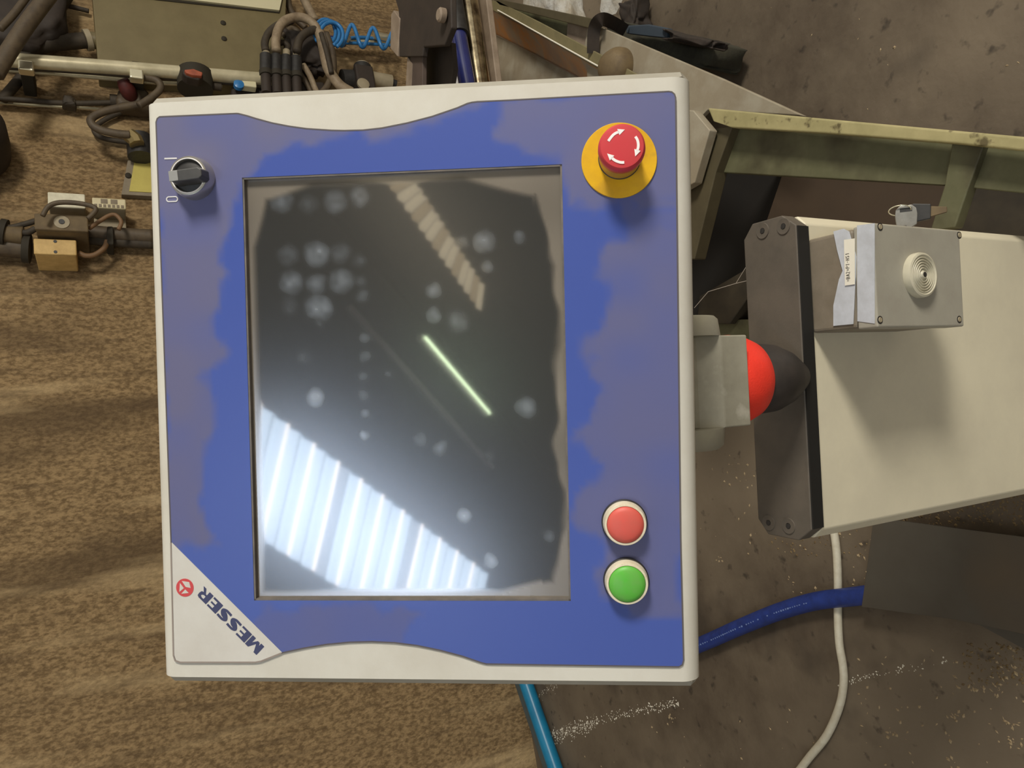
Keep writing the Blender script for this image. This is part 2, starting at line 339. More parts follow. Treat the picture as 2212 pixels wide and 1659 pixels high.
for sgn, uu in ((1, uR2), (-1, uL2)):           # end caps: chamfered, sloping back from the face
    def prof(ins, dn, ch):
        a, b2 = vT-ins, vB+ins
        return [(a-.004, -.073+ins), (a, -.066), (a, -.004-dn-ch), (a-ch, -dn-.0008), (b2+ch, -dn-.0008), (b2, -.004-dn-ch), (b2, -.066), (b2+.004, -.073+ins)]
    p0, p1, p2 = prof(.0002, .0004, .009), prof(.0006, .0012, .006), prof(.0025, .0060, .0045)
    V = [(uu, v, h) for v, h in p0]+[(uu+sgn*.0008, v, h) for v, h in p1]+[(uu+sgn*.0056, v, h) for v, h in p2]
    Fs = [(k*8+i, k*8+(i+1) % 8, (k+1)*8+(i+1) % 8, (k+1)*8+i) for k in (0, 1) for i in range(8)]+[tuple(range(8)), tuple(range(16, 24))]
    ob('end_cap', (V, Fs), 'cap', CP)
FACE = [(338.5, 265), (341, 257), (346, 253.2), (511.5, 246), (516, 246.3), (535, 251), (554, 257), (589, 266.5), (625, 273.5), (662.7, 278.8), (717, 282.4), (744, 283), (785, 282), (825.5, 277.5), (880, 266.6), (934, 252.5), (988, 234), (1010, 224.5), (1020, 222), (1032, 220.6), (1100, 217.5), (1444, 198.6), (1451, 199.8), (1456.5, 204.5), (1459, 212), (1469.7, 1160), (1476.2, 1425), (1473.5, 1435), (1466, 1439.4), (1100, 1434), (1050.7, 1433.2), (1038.5, 1430), (999.5, 1416.5), (950.6, 1403.5), (902, 1393.5), (853, 1387.3), (804, 1385), (755, 1386.3), (706.5, 1391), (657.7, 1399), (609, 1409.5)]
BLUE = FACE+[(371, 1172)]
LOGO = [(371, 1172), (609, 1409.5), (565, 1427), (553, 1429.3), (390, 1429.3), (380, 1426), (376.5, 1415)]
GUARD = FACE+LOGO[2:]+[(371, 1172)]
# membrane: constrained triangulation with a fine grid, dust mask per vertex
def inpoly(P, poly):
    x, y = P[:, 0], P[:, 1]; r = np.zeros(len(P), bool); q = np.array(poly, float)
    for i in range(len(q)):
        x1, y1 = q[i]; x2, y2 = q[i-1]
        with np.errstate(divide='ignore', invalid='ignore'):
            r ^= ((y1 > y) != (y2 > y)) & (x < (x2-x1)*(y-y1)/(y2-y1)+x1)
    return r
def pdist(P, poly):
    q = np.array(poly, float); d = np.full(len(P), 1e9)
    for i in range(len(q)):
        a, b = q[i-1], q[i]; ab = b-a; t = np.clip(((P-a)@ab)/(ab@ab), 0, 1); d = np.minimum(d, np.linalg.norm(P-(a+t[:, None]*ab), axis=1))
    return d
def grid_sheet(name, outer, hole, h, th, m, masks, step, parent):
    o2 = [v.xy for v in Lp(dens([Vector(p) for p in outer], 12))]
    h2 = [Vector(p) for p in dens([Vector(p) for p in hole], .006)] if hole else []
    oa = np.array([[v.x, v.y] for v in o2]); mn, mx = oa.min(0), oa.max(0)
    gx, gy = np.meshgrid(np.arange(mn[0], mx[0], step), np.arange(mn[1], mx[1], step)); G = np.stack([gx.ravel(), gy.ravel()], 1)
    G += np.random.RandomState(3).uniform(-.1, .1, G.shape)*step
    keep = inpoly(G, oa) & (pdist(G, oa) > step*.4)
    if h2: ha = np.array([[v.x, v.y] for v in h2]); keep &= ~inpoly(G, ha) & (pdist(G, ha) > step*.4)
    verts = o2+h2+[Vector(p) for p in G[keep]]
    no, nh = len(o2), len(h2)
    edges = [(i, (i+1) % no) for i in range(no)]+[(no+i, no+(i+1) % nh) for i in range(nh)]
    v2, _, tri, *_r = delaunay_2d_cdt(verts, edges, [], 0, 1e-7)
    va = np.array([[v.x, v.y] for v in v2]); cen = np.array([va[list(t)].mean(0) for t in tri])
    ok = inpoly(cen, oa)
    if h2: ok &= ~inpoly(cen, ha)
    Fs = [tuple(t) for t, k in zip(tri, ok) if k]
    me = bpy.data.meshes.new(name); c = Vector((0, 0, 0))
    me.from_pydata([(p[0], p[1], h) for p in va], [], Fs); me.materials.append(m)
    for nm, fn in masks.items():
        a = me.attributes.new(nm, 'FLOAT', 'POINT'); a.data.foreach_set('value', fn(va).astype(np.float32))
    o = bpy.data.objects.new(name, me); COL.objects.link(o); o.parent = parent; o.location = -WORG[parent.name]; WORG[o.name] = Vector((0, 0, 0))
    sd = o.modifiers.new('sheet', 'SOLIDIFY'); sd.thickness = th; sd.offset = -1
    return o
def LA(pts): return [list(L(x, y)) for x, y in pts]
def vnoise(P, sc, seed):
    rs = np.random.RandomState(seed); g_ = rs.rand(64, 64); q = P*sc+17.3; i = np.floor(q).astype(int); fr = q-i; fr = fr*fr*(3-2*fr)
    def at(a, b): return g_[a % 64, b % 64]
    return (at(i[:, 0], i[:, 1])*(1-fr[:, 0])+at(i[:, 0]+1, i[:, 1])*fr[:, 0])*(1-fr[:, 1])+(at(i[:, 0], i[:, 1]+1)*(1-fr[:, 0])+at(i[:, 0]+1, i[:, 1]+1)*fr[:, 0])*fr[:, 1]
# grimy zones left where the cleaning cloth did not reach (outlines of the wear itself)
GRIME = [
 ([(330, 190), (1040, 200), (1020, 240), (880, 285), (740, 296), (640, 318), (575, 345), (530, 390), (505, 470), (478, 560), (488, 640), (470, 700), (478, 760), (440, 800), (462, 860), (458, 930), (440, 1000), (425, 1060), (432, 1120), (470, 1180), (360, 1180)], .9),
 ([(1060, 300), (1075, 210), (1475, 190), (1475, 480), (1300, 520), (1310, 640), (1270, 760), (1300, 860), (1240, 940), (1290, 1010), (1250, 1080), (1240, 1130), (1300, 1160), (1290, 1240), (1340, 1310), (1475, 1330), (1490, 700), (1475, 440), (1230, 440), (1225, 350)], .7),
 ([(560, 1310), (900, 1310), (860, 1392), (700, 1400), (610, 1425), (560, 1380)], .5),
 ([(1340, 440), (1475, 440), (1475, 760), (1400, 700)], .5)]
GR = [(LA(p), k) for p, k in GRIME]
def grime(P):
    Q = P+np.stack([vnoise(P, 90, 1)-.5, vnoise(P, 90, 2)-.5], 1)*.012
    r = np.zeros(len(P))
    for poly, k in GR:
        sd = pdist(Q, poly)*np.where(inpoly(Q, poly), 1, -1)
        r = np.maximum(r, k*np.clip(sd/.005+.5, 0, 1)*(.75+.5*vnoise(P, 40, 5)))
    return np.clip(r, 0, 1)
def matmask(name, c1, c2, rough1, rough2, attr, **kw):
    m = mat(name, c1, rough=rough1, **kw); nt = m.node_tree; N = nt.nodes; K = nt.links.new; b = N['Principled BSDF']
    a = N.new('ShaderNodeAttribute'); a.attribute_name = attr
    mx = N.new('ShaderNodeMix'); mx.data_type = 'RGBA'; K(a.outputs['Fac'], mx.inputs[0]); mx.inputs[6].default_value = c1; mx.inputs[7].default_value = c2; K(mx.outputs[2], b.inputs['Base Color'])
    mr = N.new('ShaderNodeMapRange'); K(a.outputs['Fac'], mr.inputs[0]); mr.inputs[3].default_value = rough1; mr.inputs[4].default_value = rough2; K(mr.outputs[0], b.inputs['Roughness'])
    return m
mblue = matmask('blue membrane', s(68, 89, 168), s(102, 102, 138), .38, .6, 'grime')
HOLE = [(hu0, hv0), (hu1, hv0), (hu1, hv1), (hu0, hv1)]
fp = grid_sheet('front_panel', BLUE, HOLE, .0009, .0008, mblue, {'grime': grime}, .004, CP)
fp['label'] = 'blue membrane face, dulled by grime at the edges'
# dark seam line round the membrane and the logo plate
def ribbon(pts, wd, h, closed=True):
    P = [Vector((p.x, p.y)) for p in pts]; n = len(P); V = []; Fs = []
    for i in range(n):
        a = P[i-1] if (closed or i) else P[i]; b = P[(i+1) % n] if (closed or i < n-1) else P[i]
        t = (b-a).normalized(); nn = Vector((-t.y, t.x))*wd/2
        V += [Vector((*(P[i]+nn), h)), Vector((*(P[i]-nn), h))]
    for i in range(n if closed else n-1): j = (i+1) % n; Fs.append((2*i, 2*i+1, 2*j+1, 2*j))
    return V, Fs
def plate_of(vf, th):
    V, Fs = vf; n = len(V); V2 = V+[Vector((v.x, v.y, v.z-th)) for v in V]
    ed = {}
    for q in Fs:
        for i in range(len(q)):
            e = (q[i], q[(i+1) % len(q)]); ed[e] = 1
    side = [(a, b, b+n, a+n) for a, b in ed if (b, a) not in ed]
    return V2, [tuple(q) for q in Fs]+[tuple(i+n for i in reversed(q)) for q in Fs]+side
ob('seam', plate_of(ribbon(Lp([Vector((371, 1172))]+[Vector(p) for p in dens([Vector(p) for p in FACE], 8)][:-60] if False else [Vector((371, 1172))]+[Vector(p) for p in FACE]), .0010, .0010, closed=False), .0009), 'line', CP)
ob('logo_seam', plate_of(ribbon(Lp([Vector((609, 1409.5))]+[Vector(p) for p in LOGO[2:]]+[Vector((371, 1172))]), .0011, .0013, closed=False), .0009), 'seam2', CP)
lg = ob('logo_plate', prism(Lp(LOGO, .0012), (0, 0, -.0011)), 'logo', CP, label='pale corner plate with the printed name')
# lettering: MESSER along the blue diagonal
def T2(P0, P1):
    a, b = Vector(L(*P0)), Vector(L(*P1)); r = (b-a).normalized(); t = Vector((-r.y, r.x)); return a, r, t, (b-a).length
a0, rdir, tdir, tl_ = T2((572.5, 1395.5), (441.5, 1264.5))
HT = .0086
def strk(pts, w_):     # thick polyline -> quads in letter space
    out = []
    n = len(pts); P = [Vector(p) for p in pts]; Ls = []
    for i in range(n):
        a = P[max(i-1, 0)]; b = P[min(i+1, n-1)]; t = (b-a).normalized(); nn = Vector((-t.y, t.x))
        ww = w_[i] if isinstance(w_, (list, tuple)) else w_
        if 0 < i < n-1:
            c = (P[i]-a).normalized().dot(t); ww = ww/max(c, .6)
        Ls.append((P[i]+nn*ww/2, P[i]-nn*ww/2))
    return [[Ls[i][0], Ls[i+1][0], Ls[i+1][1], Ls[i][1]] for i in range(n-1)]
def rect(x0, y0, x1, y1): return [Vector((x0, y0)), Vector((x1, y0)), Vector((x1, y1)), Vector((x0, y1))]
sS = smoothpts([(.95, .88, 0), (.42, .90, 0), (.20, .74, 0), (.38, .56, 0), (.68, .42, 0), (.80, .26, 0), (.58, .10, 0), (.05, .12, 0)], 4)
wS = [.20+.30*max(0, 1-abs(i/(len(sS)-1)-.5)*3.2) for i in range(len(sS))]
GL = {
 'M': [[Vector((0, 0)), Vector((.34, 0)), Vector((.34, 1)), Vector((0, 1))], [Vector((.0, 1)), Vector((.30, 1)), Vector((.62, .30)), Vector((.46, .05))], [Vector((.46, .05)), Vector((.62, .30)), Vector((.94, 1)), Vector((1.22, 1))][0:0] or [Vector((.46, .05)), Vector((.66, .05)), Vector((1.22, 1)), Vector((.92, 1))], [Vector((.92, 0)), Vector((1.26, 0)), Vector((1.26, 1)), Vector((.92, 1))]],
 'E': [rect(0, 0, .48, 1), rect(.40, .83, .95, 1), rect(.40, .43, .90, .58), rect(.40, 0, .95, .17)],
 'S': strk([(p.x, p.y) for p in sS], wS),
 'R': [rect(0, 0, .42, 1), rect(.36, .82, .72, 1), rect(.36, .38, .72, .54)]+strk([(.70, .91), (.86, .84), (.88, .68), (.84, .52), (.68, .46)], .24)+[[Vector((.50, .42)), Vector((.72, .42)), Vector((1.10, 0)), Vector((.80, 0))]],
}
x = 0; adv = {'M': 1.34, 'E': 1.06, 'S': 1.06, 'R': 1.12}
totw = sum(adv[c] for c in 'MESSER')
for ch in 'MESSER':
    VV, FF = [], []
    for k, poly in enumerate(GL[ch]):
        V, Fs = prism([Vector((*(a0+rdir*(x+p.x)*tl_/totw+tdir*(p.y)*HT), .00135+k*.000003)) for p in poly], (0, 0, -.0002)); n = len(VV); VV += V; FF += [tuple(i+n for i in q) for q in Fs]
    ob('letter', (VV, FF), 'navy', lg)
    x += adv[ch]
ec = Vector(L(401.4, 1268.3)); er = .0066
ob('emblem', lathe(Vector((*ec, .0012)), (0, 0, 1), [(er, 0), (er, .0002)], 40), 'logored', lg)
def zp(x_, y_): return Vector((*L(300+x_/5.03, 1150+y_/5.03), .00155))
for poly in ([(478, 522), (558, 534), (574, 598), (520, 586)], [(458, 545), (500, 600), (452, 640)], [(472, 660), (515, 614), (552, 652)]):
    ob('emblem_mark', prism([zp(*p) for p in poly], (0, 0, -.0003)), 'logo', lg)
# screen: bezel gasket and dark glass with fingerprints
bz = []
ub0, ub1, vb0, vb1 = hu0, hu1, hv0, hv1; wdz = .0013
for x0, y0, x1, y1 in ((ub0, vb1-wdz, ub1, vb1), (ub0, vb0, ub1, vb0+wdz), (ub0, vb0, ub0+wdz, vb1), (ub1-wdz, vb0, ub1, vb1)):
    bz.append(boxv(((x0+x1)/2, (y0+y1)/2, -.0018), ((x1-x0)/2, 0, 0), (0, (y1-y0)/2, 0), (0, 0, .0024)))
ob('screen_gasket', cat_(*bz), 'gasket', CP)
SM = [(608,435,24,.5),(667,440,20,.18),(722,436,24,.45),(778,425,22,.4),(624,550,22,.25),(685,548,26,.7),(735,545,22,.28),(777,562,14,.2),(630,610,26,.6),(629,608,9,.6),(684,612,20,.5),(738,606,25,.55),(688,664,27,.75),(684,662,9,.6),(786,640,14,.3),(780,608,14,.2),(1047,521,22,.65),(1121,514,14,.45),(1053,576,13,.4),(1000,525,14,.18),(937,626,17,.55),(938,680,17,.5),(990,693,22,.35),(786,730,13,.35),(786,770,12,.35),(786,812,12,.35),(786,853,12,.25),(841,810,12,.2),(680,858,20,.8),(788,893,11,.35),(790,938,11,.6),(909,949,15,.3),(953,968,16,.4),(1136,880,21,.6),(1003,1112,16,.7),(1059,1211,15,.5),(1186,1157,14,.35),(1058,987,12,.15),(658,770,16,.18),(625,660,18,.15),(686,700,10,.2)]
glv = -.0032
def smudge(P):
    r = np.zeros(len(P)); wb = P+np.stack([vnoise(P, 120, 8)-.5, vnoise(P, 120, 9)-.5], 1)*.003
    for x_, y_, rad, k in SM:
        c = np.array(L(x_, y_, glv)); d = np.linalg.norm(wb-c, axis=1)/(rad/f*.52)
        r = np.maximum(r, k*np.clip(1.25-d, 0, 1)**.8*(.7+.6*vnoise(P, 260, 11)))
    return np.clip(r, 0, 1)
def film(P):          # dried grime left round the rim of the glass
    d = np.minimum(np.minimum(P[:, 0]-hu0, hu1-P[:, 0]), np.minimum(P[:, 1]-hv0, hv1-P[:, 1]))
    cx = np.maximum(0, P[:, 0]-(hu1-.05)); top = np.maximum(0, .05-np.hypot(hu1-P[:, 0], hv1-P[:, 1]))*.35+np.maximum(0, .07-np.hypot(hu1-P[:, 0], P[:, 1]-hv0))*.35+np.maximum(0, .05-np.hypot(P[:, 0]-hu0, P[:, 1]-hv0))*.3
    lower = np.where(P[:, 1] < hv0+.02, (vnoise(P, 55, 21)-.45)*.014, 0)
    e = d-top-lower-.0035
    return np.clip(1-e/.0055, 0, 1)**1.5*(.5+.3*vnoise(P, 30, 4))
mg = bpy.data.materials.new('dark screen glass'); mg.use_nodes = True
def glassmat():
    nt = mg.node_tree; N = nt.nodes; K = nt.links.new; b = N['Principled BSDF']
    b.inputs['Specular IOR Level'].default_value = .9; b.inputs['Roughness'].default_value = .035
    gl_ = N.new('ShaderNodeBsdfGlossy'); gl_.inputs['Roughness'].default_value = .22; gl_.inputs['Color'].default_value = (.85, .9, 1, 1)
    ms = N.new('ShaderNodeMixShader'); ms.inputs[0].default_value = .11; K(b.outputs[0], ms.inputs[1]); K(gl_.outputs[0], ms.inputs[2]); K(ms.outputs[0], N['Material Output'].inputs['Surface'])
    a = N.new('ShaderNodeAttribute'); a.attribute_name = 'smudge'; a2 = N.new('ShaderNodeAttribute'); a2.attribute_name = 'film'
    base = s(58, 57, 54); mx = N.new('ShaderNodeMix'); mx.data_type = 'RGBA'; mx.inputs[6].default_value = base; mx.inputs[7].default_value = s(150, 158, 168)
    mu = N.new('ShaderNodeMath'); mu.operation = 'MULTIPLY'; mu.inputs[1].default_value = .62; K(a.outputs['Fac'], mu.inputs[0]); K(mu.outputs[0], mx.inputs[0])
    m2 = N.new('ShaderNodeMix'); m2.data_type = 'RGBA'; K(a2.outputs['Fac'], m2.inputs[0]); K(mx.outputs[2], m2.inputs[6]); m2.inputs[7].default_value = s(150, 140, 126)
    K(m2.outputs[2], b.inputs['Base Color'])
    # grime also dulls the mirror
    ad = N.new('ShaderNodeMath'); ad.operation = 'MAXIMUM'; K(a.outputs['Fac'], ad.inputs[0]); K(a2.outputs['Fac'], ad.inputs[1])
    mr = N.new('ShaderNodeMapRange'); K(ad.outputs[0], mr.inputs[0]); mr.inputs[3].default_value = .035; mr.inputs[4].default_value = .35; K(mr.outputs[0], b.inputs['Roughness'])
glassmat()
def gl_outer():
    e = .0008; return [(hu0+e, hv0+e), (hu1-e, hv0+e), (hu1-e, hv1-e), (hu0+e, hv1-e)]
def glass():
    q = gl_outer(); nx, ny = 200, 150
    X = np.linspace(q[0][0], q[1][0], nx); Yv = np.linspace(q[0][1], q[2][1], ny); gx, gy = np.meshgrid(X, Yv); P = np.stack([gx.ravel(), gy.ravel()], 1)
    me = bpy.data.meshes.new('screen'); me.from_pydata([(a, b, glv) for a, b in P], [], [(j*nx+i, j*nx+i+1, (j+1)*nx+i+1, (j+1)*nx+i) for j in range(ny-1) for i in range(nx-1)])
    for nm, fn in (('smudge', smudge), ('film', film)):
        a = me.attributes.new(nm, 'FLOAT', 'POINT'); a.data.foreach_set('value', fn(P).astype(np.float32))
    me.materials.append(mg); o = bpy.data.objects.new('screen', me); COL.objects.link(o); o.parent = CP; o.location = -base_l; WORG[o.name] = Vector((0, 0, 0))
    sd = o.modifiers.new('pane', 'SOLIDIFY'); sd.thickness = .003; sd.offset = -1
    o['label'] = 'dark touch screen glass spotted with fingerprints'
glass()
# selector switch with I and 0 marks
H0 = .0009
def cyl(cx, cy, r, h0, h1, **k): return lathe((cx, cy, h0), (0, 0, 1), [(r, 0), (r, h1-h0)], k.get('n', 48))
sc_ = Vector(L(408.5, 380.7, .009)); px1 = .515/f
SW = ob('selector_switch', lathe((*sc_, H0), (0, 0, 1), [(.0152, 0), (.0152, .002), (.0146, .0075), (.0136, .0098), (.0118, .0100), (.0112, .0085), (.0112, .004)], 56), 'chrome', CP, smooth='auto', label='round on-off switch with metal ring')
ob('highlight_ring', tube([Vector((sc_.x+.0121*math.cos(t), sc_.y+.0121*math.sin(t), H0+.0100)) for t in [2*math.pi*k/48 for k in range(48)]], .00045, sides=6, n=1, closed=True), 'white', SW)  # thin white ring painted in as the highlight on the metal rim
ob('switch_face', lathe((*sc_, H0), (0, 0, 1), [(.0112, .004), (.0112, .0078), (.0100, .0084)], 48), 'black', SW, smooth='auto')
kd = Vector(L(448, 377, .016))-Vector(L(368, 388, .016)); kl = kd.length/2*.93; kd.normalize(); kn = Vector((-kd.y, kd.x)); kc = Vector(L(408, 381, .014))
def knob():
    top = []; pts = [(-1, -.55), (-.8, -.95), (.8, -.95), (1, -.55), (1, .55), (.8, .95), (-.8, .95), (-1, .55)]
    lo = [Vector((*(kc+kd*a*kl+kn*b*.0052), H0+.008)) for a, b in pts]; hi = [Vector((*(kc+kd*a*kl*.94+kn*b*.0042), H0+.0185)) for a, b in pts]
    n = 8; return lo+hi, [tuple(range(8)), tuple(range(8, 16))]+[(i, (i+1) % n, (i+1) % n+n, i+n) for i in range(n)]
ob('knob', knob(), 'blackgrip', SW, bevel=.0008)
ob('knob_marker', boxv((*(kc-kd*kl*.66), H0+.0186), Vector((*kd, 0))*kl*.26, Vector((*kn, 0))*.0036, (0, 0, .0004)), 'marker', SW, bevel=.0003)
a, b = Vector(L(357, 343.7)), Vector(L(384, 342.9)); n_ = Vector((-(b-a).y, (b-a).x)).normalized()*.00055
ob('on_mark', prism([Vector((*p, .00125)) for p in (a-n_, b-n_, b+n_, a+n_)], (0, 0, -.0003)), 'print', CP)
zc = Vector(L(373.6, 430.9)); zr = []
e1 = (Vector(L(383, 430.5))-Vector(L(364, 431.2))).normalized(); e2 = Vector((-e1.y, e1.x))
for k in range(40):
    t = 2*math.pi*k/40; cx = .0024*(1 if math.cos(t) > 0 else -1); zr.append(zc+e1*(cx+.0017*math.cos(t))+e2*.0017*math.sin(t))
ob('off_mark', plate_of(ribbon([Vector((*p, 0)) for p in zr], .00085, .00125), .0003), 'print', CP)
# emergency stop
yc = Vector(L(1337.2, 346.6, .0016)); cc = Vector(L(1343.4, 316.5, .029)); ES = ob('emergency_stop', lathe((*yc, H0), (0, 0, 1), [(.0258, 0), (.0258, .0010), (.0255, .0013)], 72), 'yellow', CP, smooth='auto', label='red mushroom stop button on a round yellow plate')
bc = Vector(L(1338.5, 341, .003))
def tilt(c0, c1, prof, n=56):          # lathe with its axis from c0 (h=H0) to c1 (h=.029)
    p0 = Vector((*c0, H0)); p1 = Vector((*c1, .029)); return lathe(p0, (0, 0, 1), prof, n)
ob('ring', lathe((*bc, H0+.0013), (0, 0, 1), [(.0146, 0), (.0146, .0006), (.0140, .0008)], 56), 'black', ES)
ob('collar', lathe((*bc, H0+.0013), (0, 0, 1), [(.0141, 0), (.0139, .008), (.0120, .0165), (.0118, .020)], 56), 'yellow2', ES, smooth='auto')
RC = ob('mushroom_cap', lathe((*((bc+cc)/2), H0), (0, 0, 1), [(.0118, .0185), (.0146, .0178), (.0154, .0195), (.0155, .0235), (.0150, .0268), (.0138, .0281), (.0100, .0285), (.004, .0286)], 64), 'red', ES, smooth='auto')
cm = (bc+cc)/2; hA = H0+.0288
def zq(x_, y_):    # pixel in the e-stop close-up -> cap face
    return Vector((*(L(1180+x_/4.879, 140+y_/4.879, hA)), hA))
capc = zq(797, 860)
for q in ([(650, 805), (672, 775), (700, 742), (728, 722), (762, 708)], [(935, 758), (955, 790), (965, 830), (965, 870), (955, 905)], [(818, 1030), (782, 1030), (745, 1020), (712, 1003), (685, 980)]):
    P = smoothpts([zq(*p) for p in q], 4); cent = Vector((*cm, hA))
    off_ = cent-capc; P = [p+Vector((off_.x, off_.y, 0)) for p in P]
    V, Fs = ribbon(P, .0017, hA, closed=False); V, Fs = plate_of((V, Fs), .0004)
    t = (P[-1]-P[-3]).normalized(); nn = Vector((-t.y, t.x, 0)); hd = prism([P[-1]+nn*.0021-t*.0004, P[-1]-nn*.0021-t*.0004, P[-1]+t*.0040], (0, 0, -.0004))
    ob('arrow', cat_((V, Fs), hd), 'white', RC)
# push buttons
for (x_, y_), m_, lb in (((1351, 1133.6), 'redbtn', 'red push button'), ((1354.9, 1261.7), 'grnbtn', 'green push button below the red one')):
    c = Vector(L(x_, y_, .011)); B_ = ob('push_button', lathe((*c, H0), (0, 0, 1), [(.0152, 0), (.0150, .003), (.0146, .0085), (.0140, .0102), (.0127, .0104), (.0123, .0090)], 56), 'cream', CP, smooth='auto', label=lb)
    ob('base_ring', lathe((*c, H0), (0, 0, 1), [(.0158, 0), (.0158, .0022), (.0150, .003)], 56), 'black', B_, smooth='auto')
    ob('button_cap', lathe((*c, H0), (0, 0, 1), [(.0124, .008), (.0124, .0102), (.0117, .0112), (.0095, .0122), (.0060, .0129), (.002, .0132)], 56), m_, B_, smooth='auto')
# ------------------------------------------------------------------ swivel bracket, red cap and pivot under the panel (its own frame = world)
CPW = WORG.copy()
YC = .556
SB = empty('swivel_bracket', atY(1748, 812, YC+.02), 'grey box-shaped swivel joint with round end caps between panel and column', 'bracket')
zt = atY(1735, 800, YC).z
# bracket body: faces seen between the panel's lower edge and the red cap
yb = .516
x1, x0 = atY(1618, 723, yb).x, atY(1618, 919, yb).x; z0 = atY(1618, 820, yb).z; z1 = atY(1562, 820, yb).z
body = prism([(x0, yb, z0), (x0, yb, z1), (x0, yb+.012, z1+.02), (x0, yb+.02, z1+.12), (x0, yb+.095, z1+.12), (x0, yb+.075, z0)], (x1-x0, 0, 0))
ob('joint_body', body, 'brkt', SB, bevel=.0015)
ax = Vector((1, 0, 0)); pc = Vector((x1, yb+.035, z1+.022))
ob('end_cap', lathe(pc, ax, [(.040, 0), (.038, .016), (.035, .019), (.012, .0195)], 40), 'brkt2', SB, smooth='auto')
ob('end_cap', lathe(Vector((x0, yb+.035, z1+.022)), -ax, [(.040, 0), (.038, .016), (.034, .020), (.012, .0205)], 40), 'brkt2', SB, smooth='auto')
rc = Vector(((x0+x1)/2, yb+.046, z0))
ob('cap_ring', lathe(rc, (0, 0, -1), [(.0440, -.002), (.0458, .004), (.0462, .018), (.0450, .028), (.0410, .040), (.034, .048), (.018, .052)], 64), 'redcap', SB, smooth='auto', label='bright red rounded cap under the joint')
ob('pivot_ball', lathe(rc+Vector((0, 0, -.040)), (0, 0, -1), [(.012, 0), (.0340, .003), (.0370, .010), (.0355, (rc.z-.040-zt)*.45), (.029, (rc.z-.040-zt)*.7), (.0190, (rc.z-.040-zt)*.92), (.015, rc.z-.040-zt+.0002)], 48), 'bulb', SB, smooth='auto', label='black pivot narrowing to the top plate')
ob('flange', lathe(Vector((rc.x, rc.y+.034, zt)), (0, 0, 1), [(.034, -.0002), (.034, .0012), (.030, .0016)], 48), 'barplate', SB)
# ------------------------------------------------------------------ pedestal
PD = empty('pedestal', (0, .6, 0), 'cream sheet-metal column standing on the floor under a dark bolted top plate', 'pedestal')
xa, xb = atY(1755, 1149, YC).x, atY(1755, 484, YC).x
zc0 = atY(1756, 815, YC).z
dep = .078; ch = .010
colp = [(xa, YC, 0), (xb, YC, 0), (xb+ch, YC+ch, 0), (xb+ch, YC+dep, 0), (xa-ch, YC+dep, 0), (xa-ch, YC+ch, 0)]
ob('column', prism([Vector(p) for p in colp], (0, 0, zc0)), 'column', PD, bevel=.002)
zb = atY(1736, 815, YC-.003).z
yf = YC-.003; ybk = atZ(1622, 820, zb).y
xl, xr = xa-ch-.001, xb+ch+.001
# clipped corners
bp = [(xl+.014, yf), (xr-.014, yf), (xr, yf+.018), (xr, ybk-.014), (xr-.016, ybk), (xl+.016, ybk), (xl, ybk-.014), (xl, yf+.018)]
ob('top_plate', prism([(x_, y_, zb) for x_, y_ in bp], (0, 0, -(zb-zc0))), 'barplate', PD, bevel=.0012)
ob('plate_front_edge', boxv(((xl+xr)/2, yf-.0008, (zb+zc0)/2-.0004), ((xr-xl)/2-.015, 0, 0), (0, .0009, 0), (0, 0, (zb-zc0)/2-.0008)), 'baredge', PD, label='black front edge of the top plate')
for x_, y_ in ((1648, 499), (1693, 489), (1661, 1129), (1704, 1136)):
    p = atZ(x_, y_, zb)
    sw = ob('screw', lathe(p+Vector((0, 0, -.0004)), (0, 0, 1), [(.0090, 0), (.0090, .0006), (.0086, .0016), (.0072, .0014), (.0034, .0014), (.0030, .0008)], 32), 'barplate', PD, smooth='auto')
    ob('socket', lathe(p+Vector((0, 0, .0006)), (0, 0, 1), [(.0031, 0), (.0031, .0009)], 6), 'black', sw)
# ------------------------------------------------------------------ sounder box on the column
BX = empty('sounder_box', atY(1990, 705, YC), 'grey plastic box with ribbed cream sounder disc, screwed to the column', 'box')
yF = .476
X1, X0 = (atY(1895, 480, yF).x+atY(2078, 500, yF).x)/2, (atY(1890, 708, yF).x+atY(2078, 705, yF).x)/2
Zt, Zb = atY(1890, 590, yF).z, atY(2078, 600, yF).z
yS = YC-(YC-yF)*.40
def rbox(xa_, xb_, ya, yb_, za, zb_): return boxv(((xa_+xb_)/2, (ya+yb_)/2, (za+zb_)/2), ((xb_-xa_)/2, 0, 0), (0, (yb_-ya)/2, 0), (0, 0, (zb_-za)/2))
yS = atZ(1846, 600, Zt).y
ob('box_base', rbox(X0+.001, X1-.001, yS+.0006, YC, Zb+.001, Zt-.001), 'encl', BX, bevel=.004)
lid = ob('box_lid', rbox(X0, X1, yF, yS-.0006, Zb, Zt), 'encllid', BX, bevel=.002)
for x_, y_ in ((1901, 490), (2072, 508), (1901, 691), (2072, 690)):
    p = atY(x_, y_, yF); h = ob('screw_hole', lathe(Vector((p.x, yF-.0003, p.z)), (0, 1, 0), [(.0040, 0), (.0040, .0004)], 24), 'black', lid)
    ob('lid_screw', lathe(Vector((p.x, yF-.0009, p.z)), (0, 1, 0), [(.0024, 0), (.0029, .0008)], 20), 'jgrey', lid)
dcn = atY(1997, 593, yF-.008)
dc = Vector((dcn.x, yF, dcn.z))
prof = [(.0232, 0), (.0234, .004), (.0226, .0072), (.0205, .0080), (.0190, .0066)]
for k in range(5):
    r = .0185-k*.0027; prof += [(r, .0066), (r-.0005, .0076), (r-.0010, .0076), (r-.0014, .0054), (r-.0022, .0054)]
prof += [(.0045, .0066), (.0035, .0085), (.0026, .0085)]
dk = ob('sounder_disc', lathe(dc, (0, -1, 0), prof, 56), 'disc', BX, smooth='auto', label='ribbed cream disc')
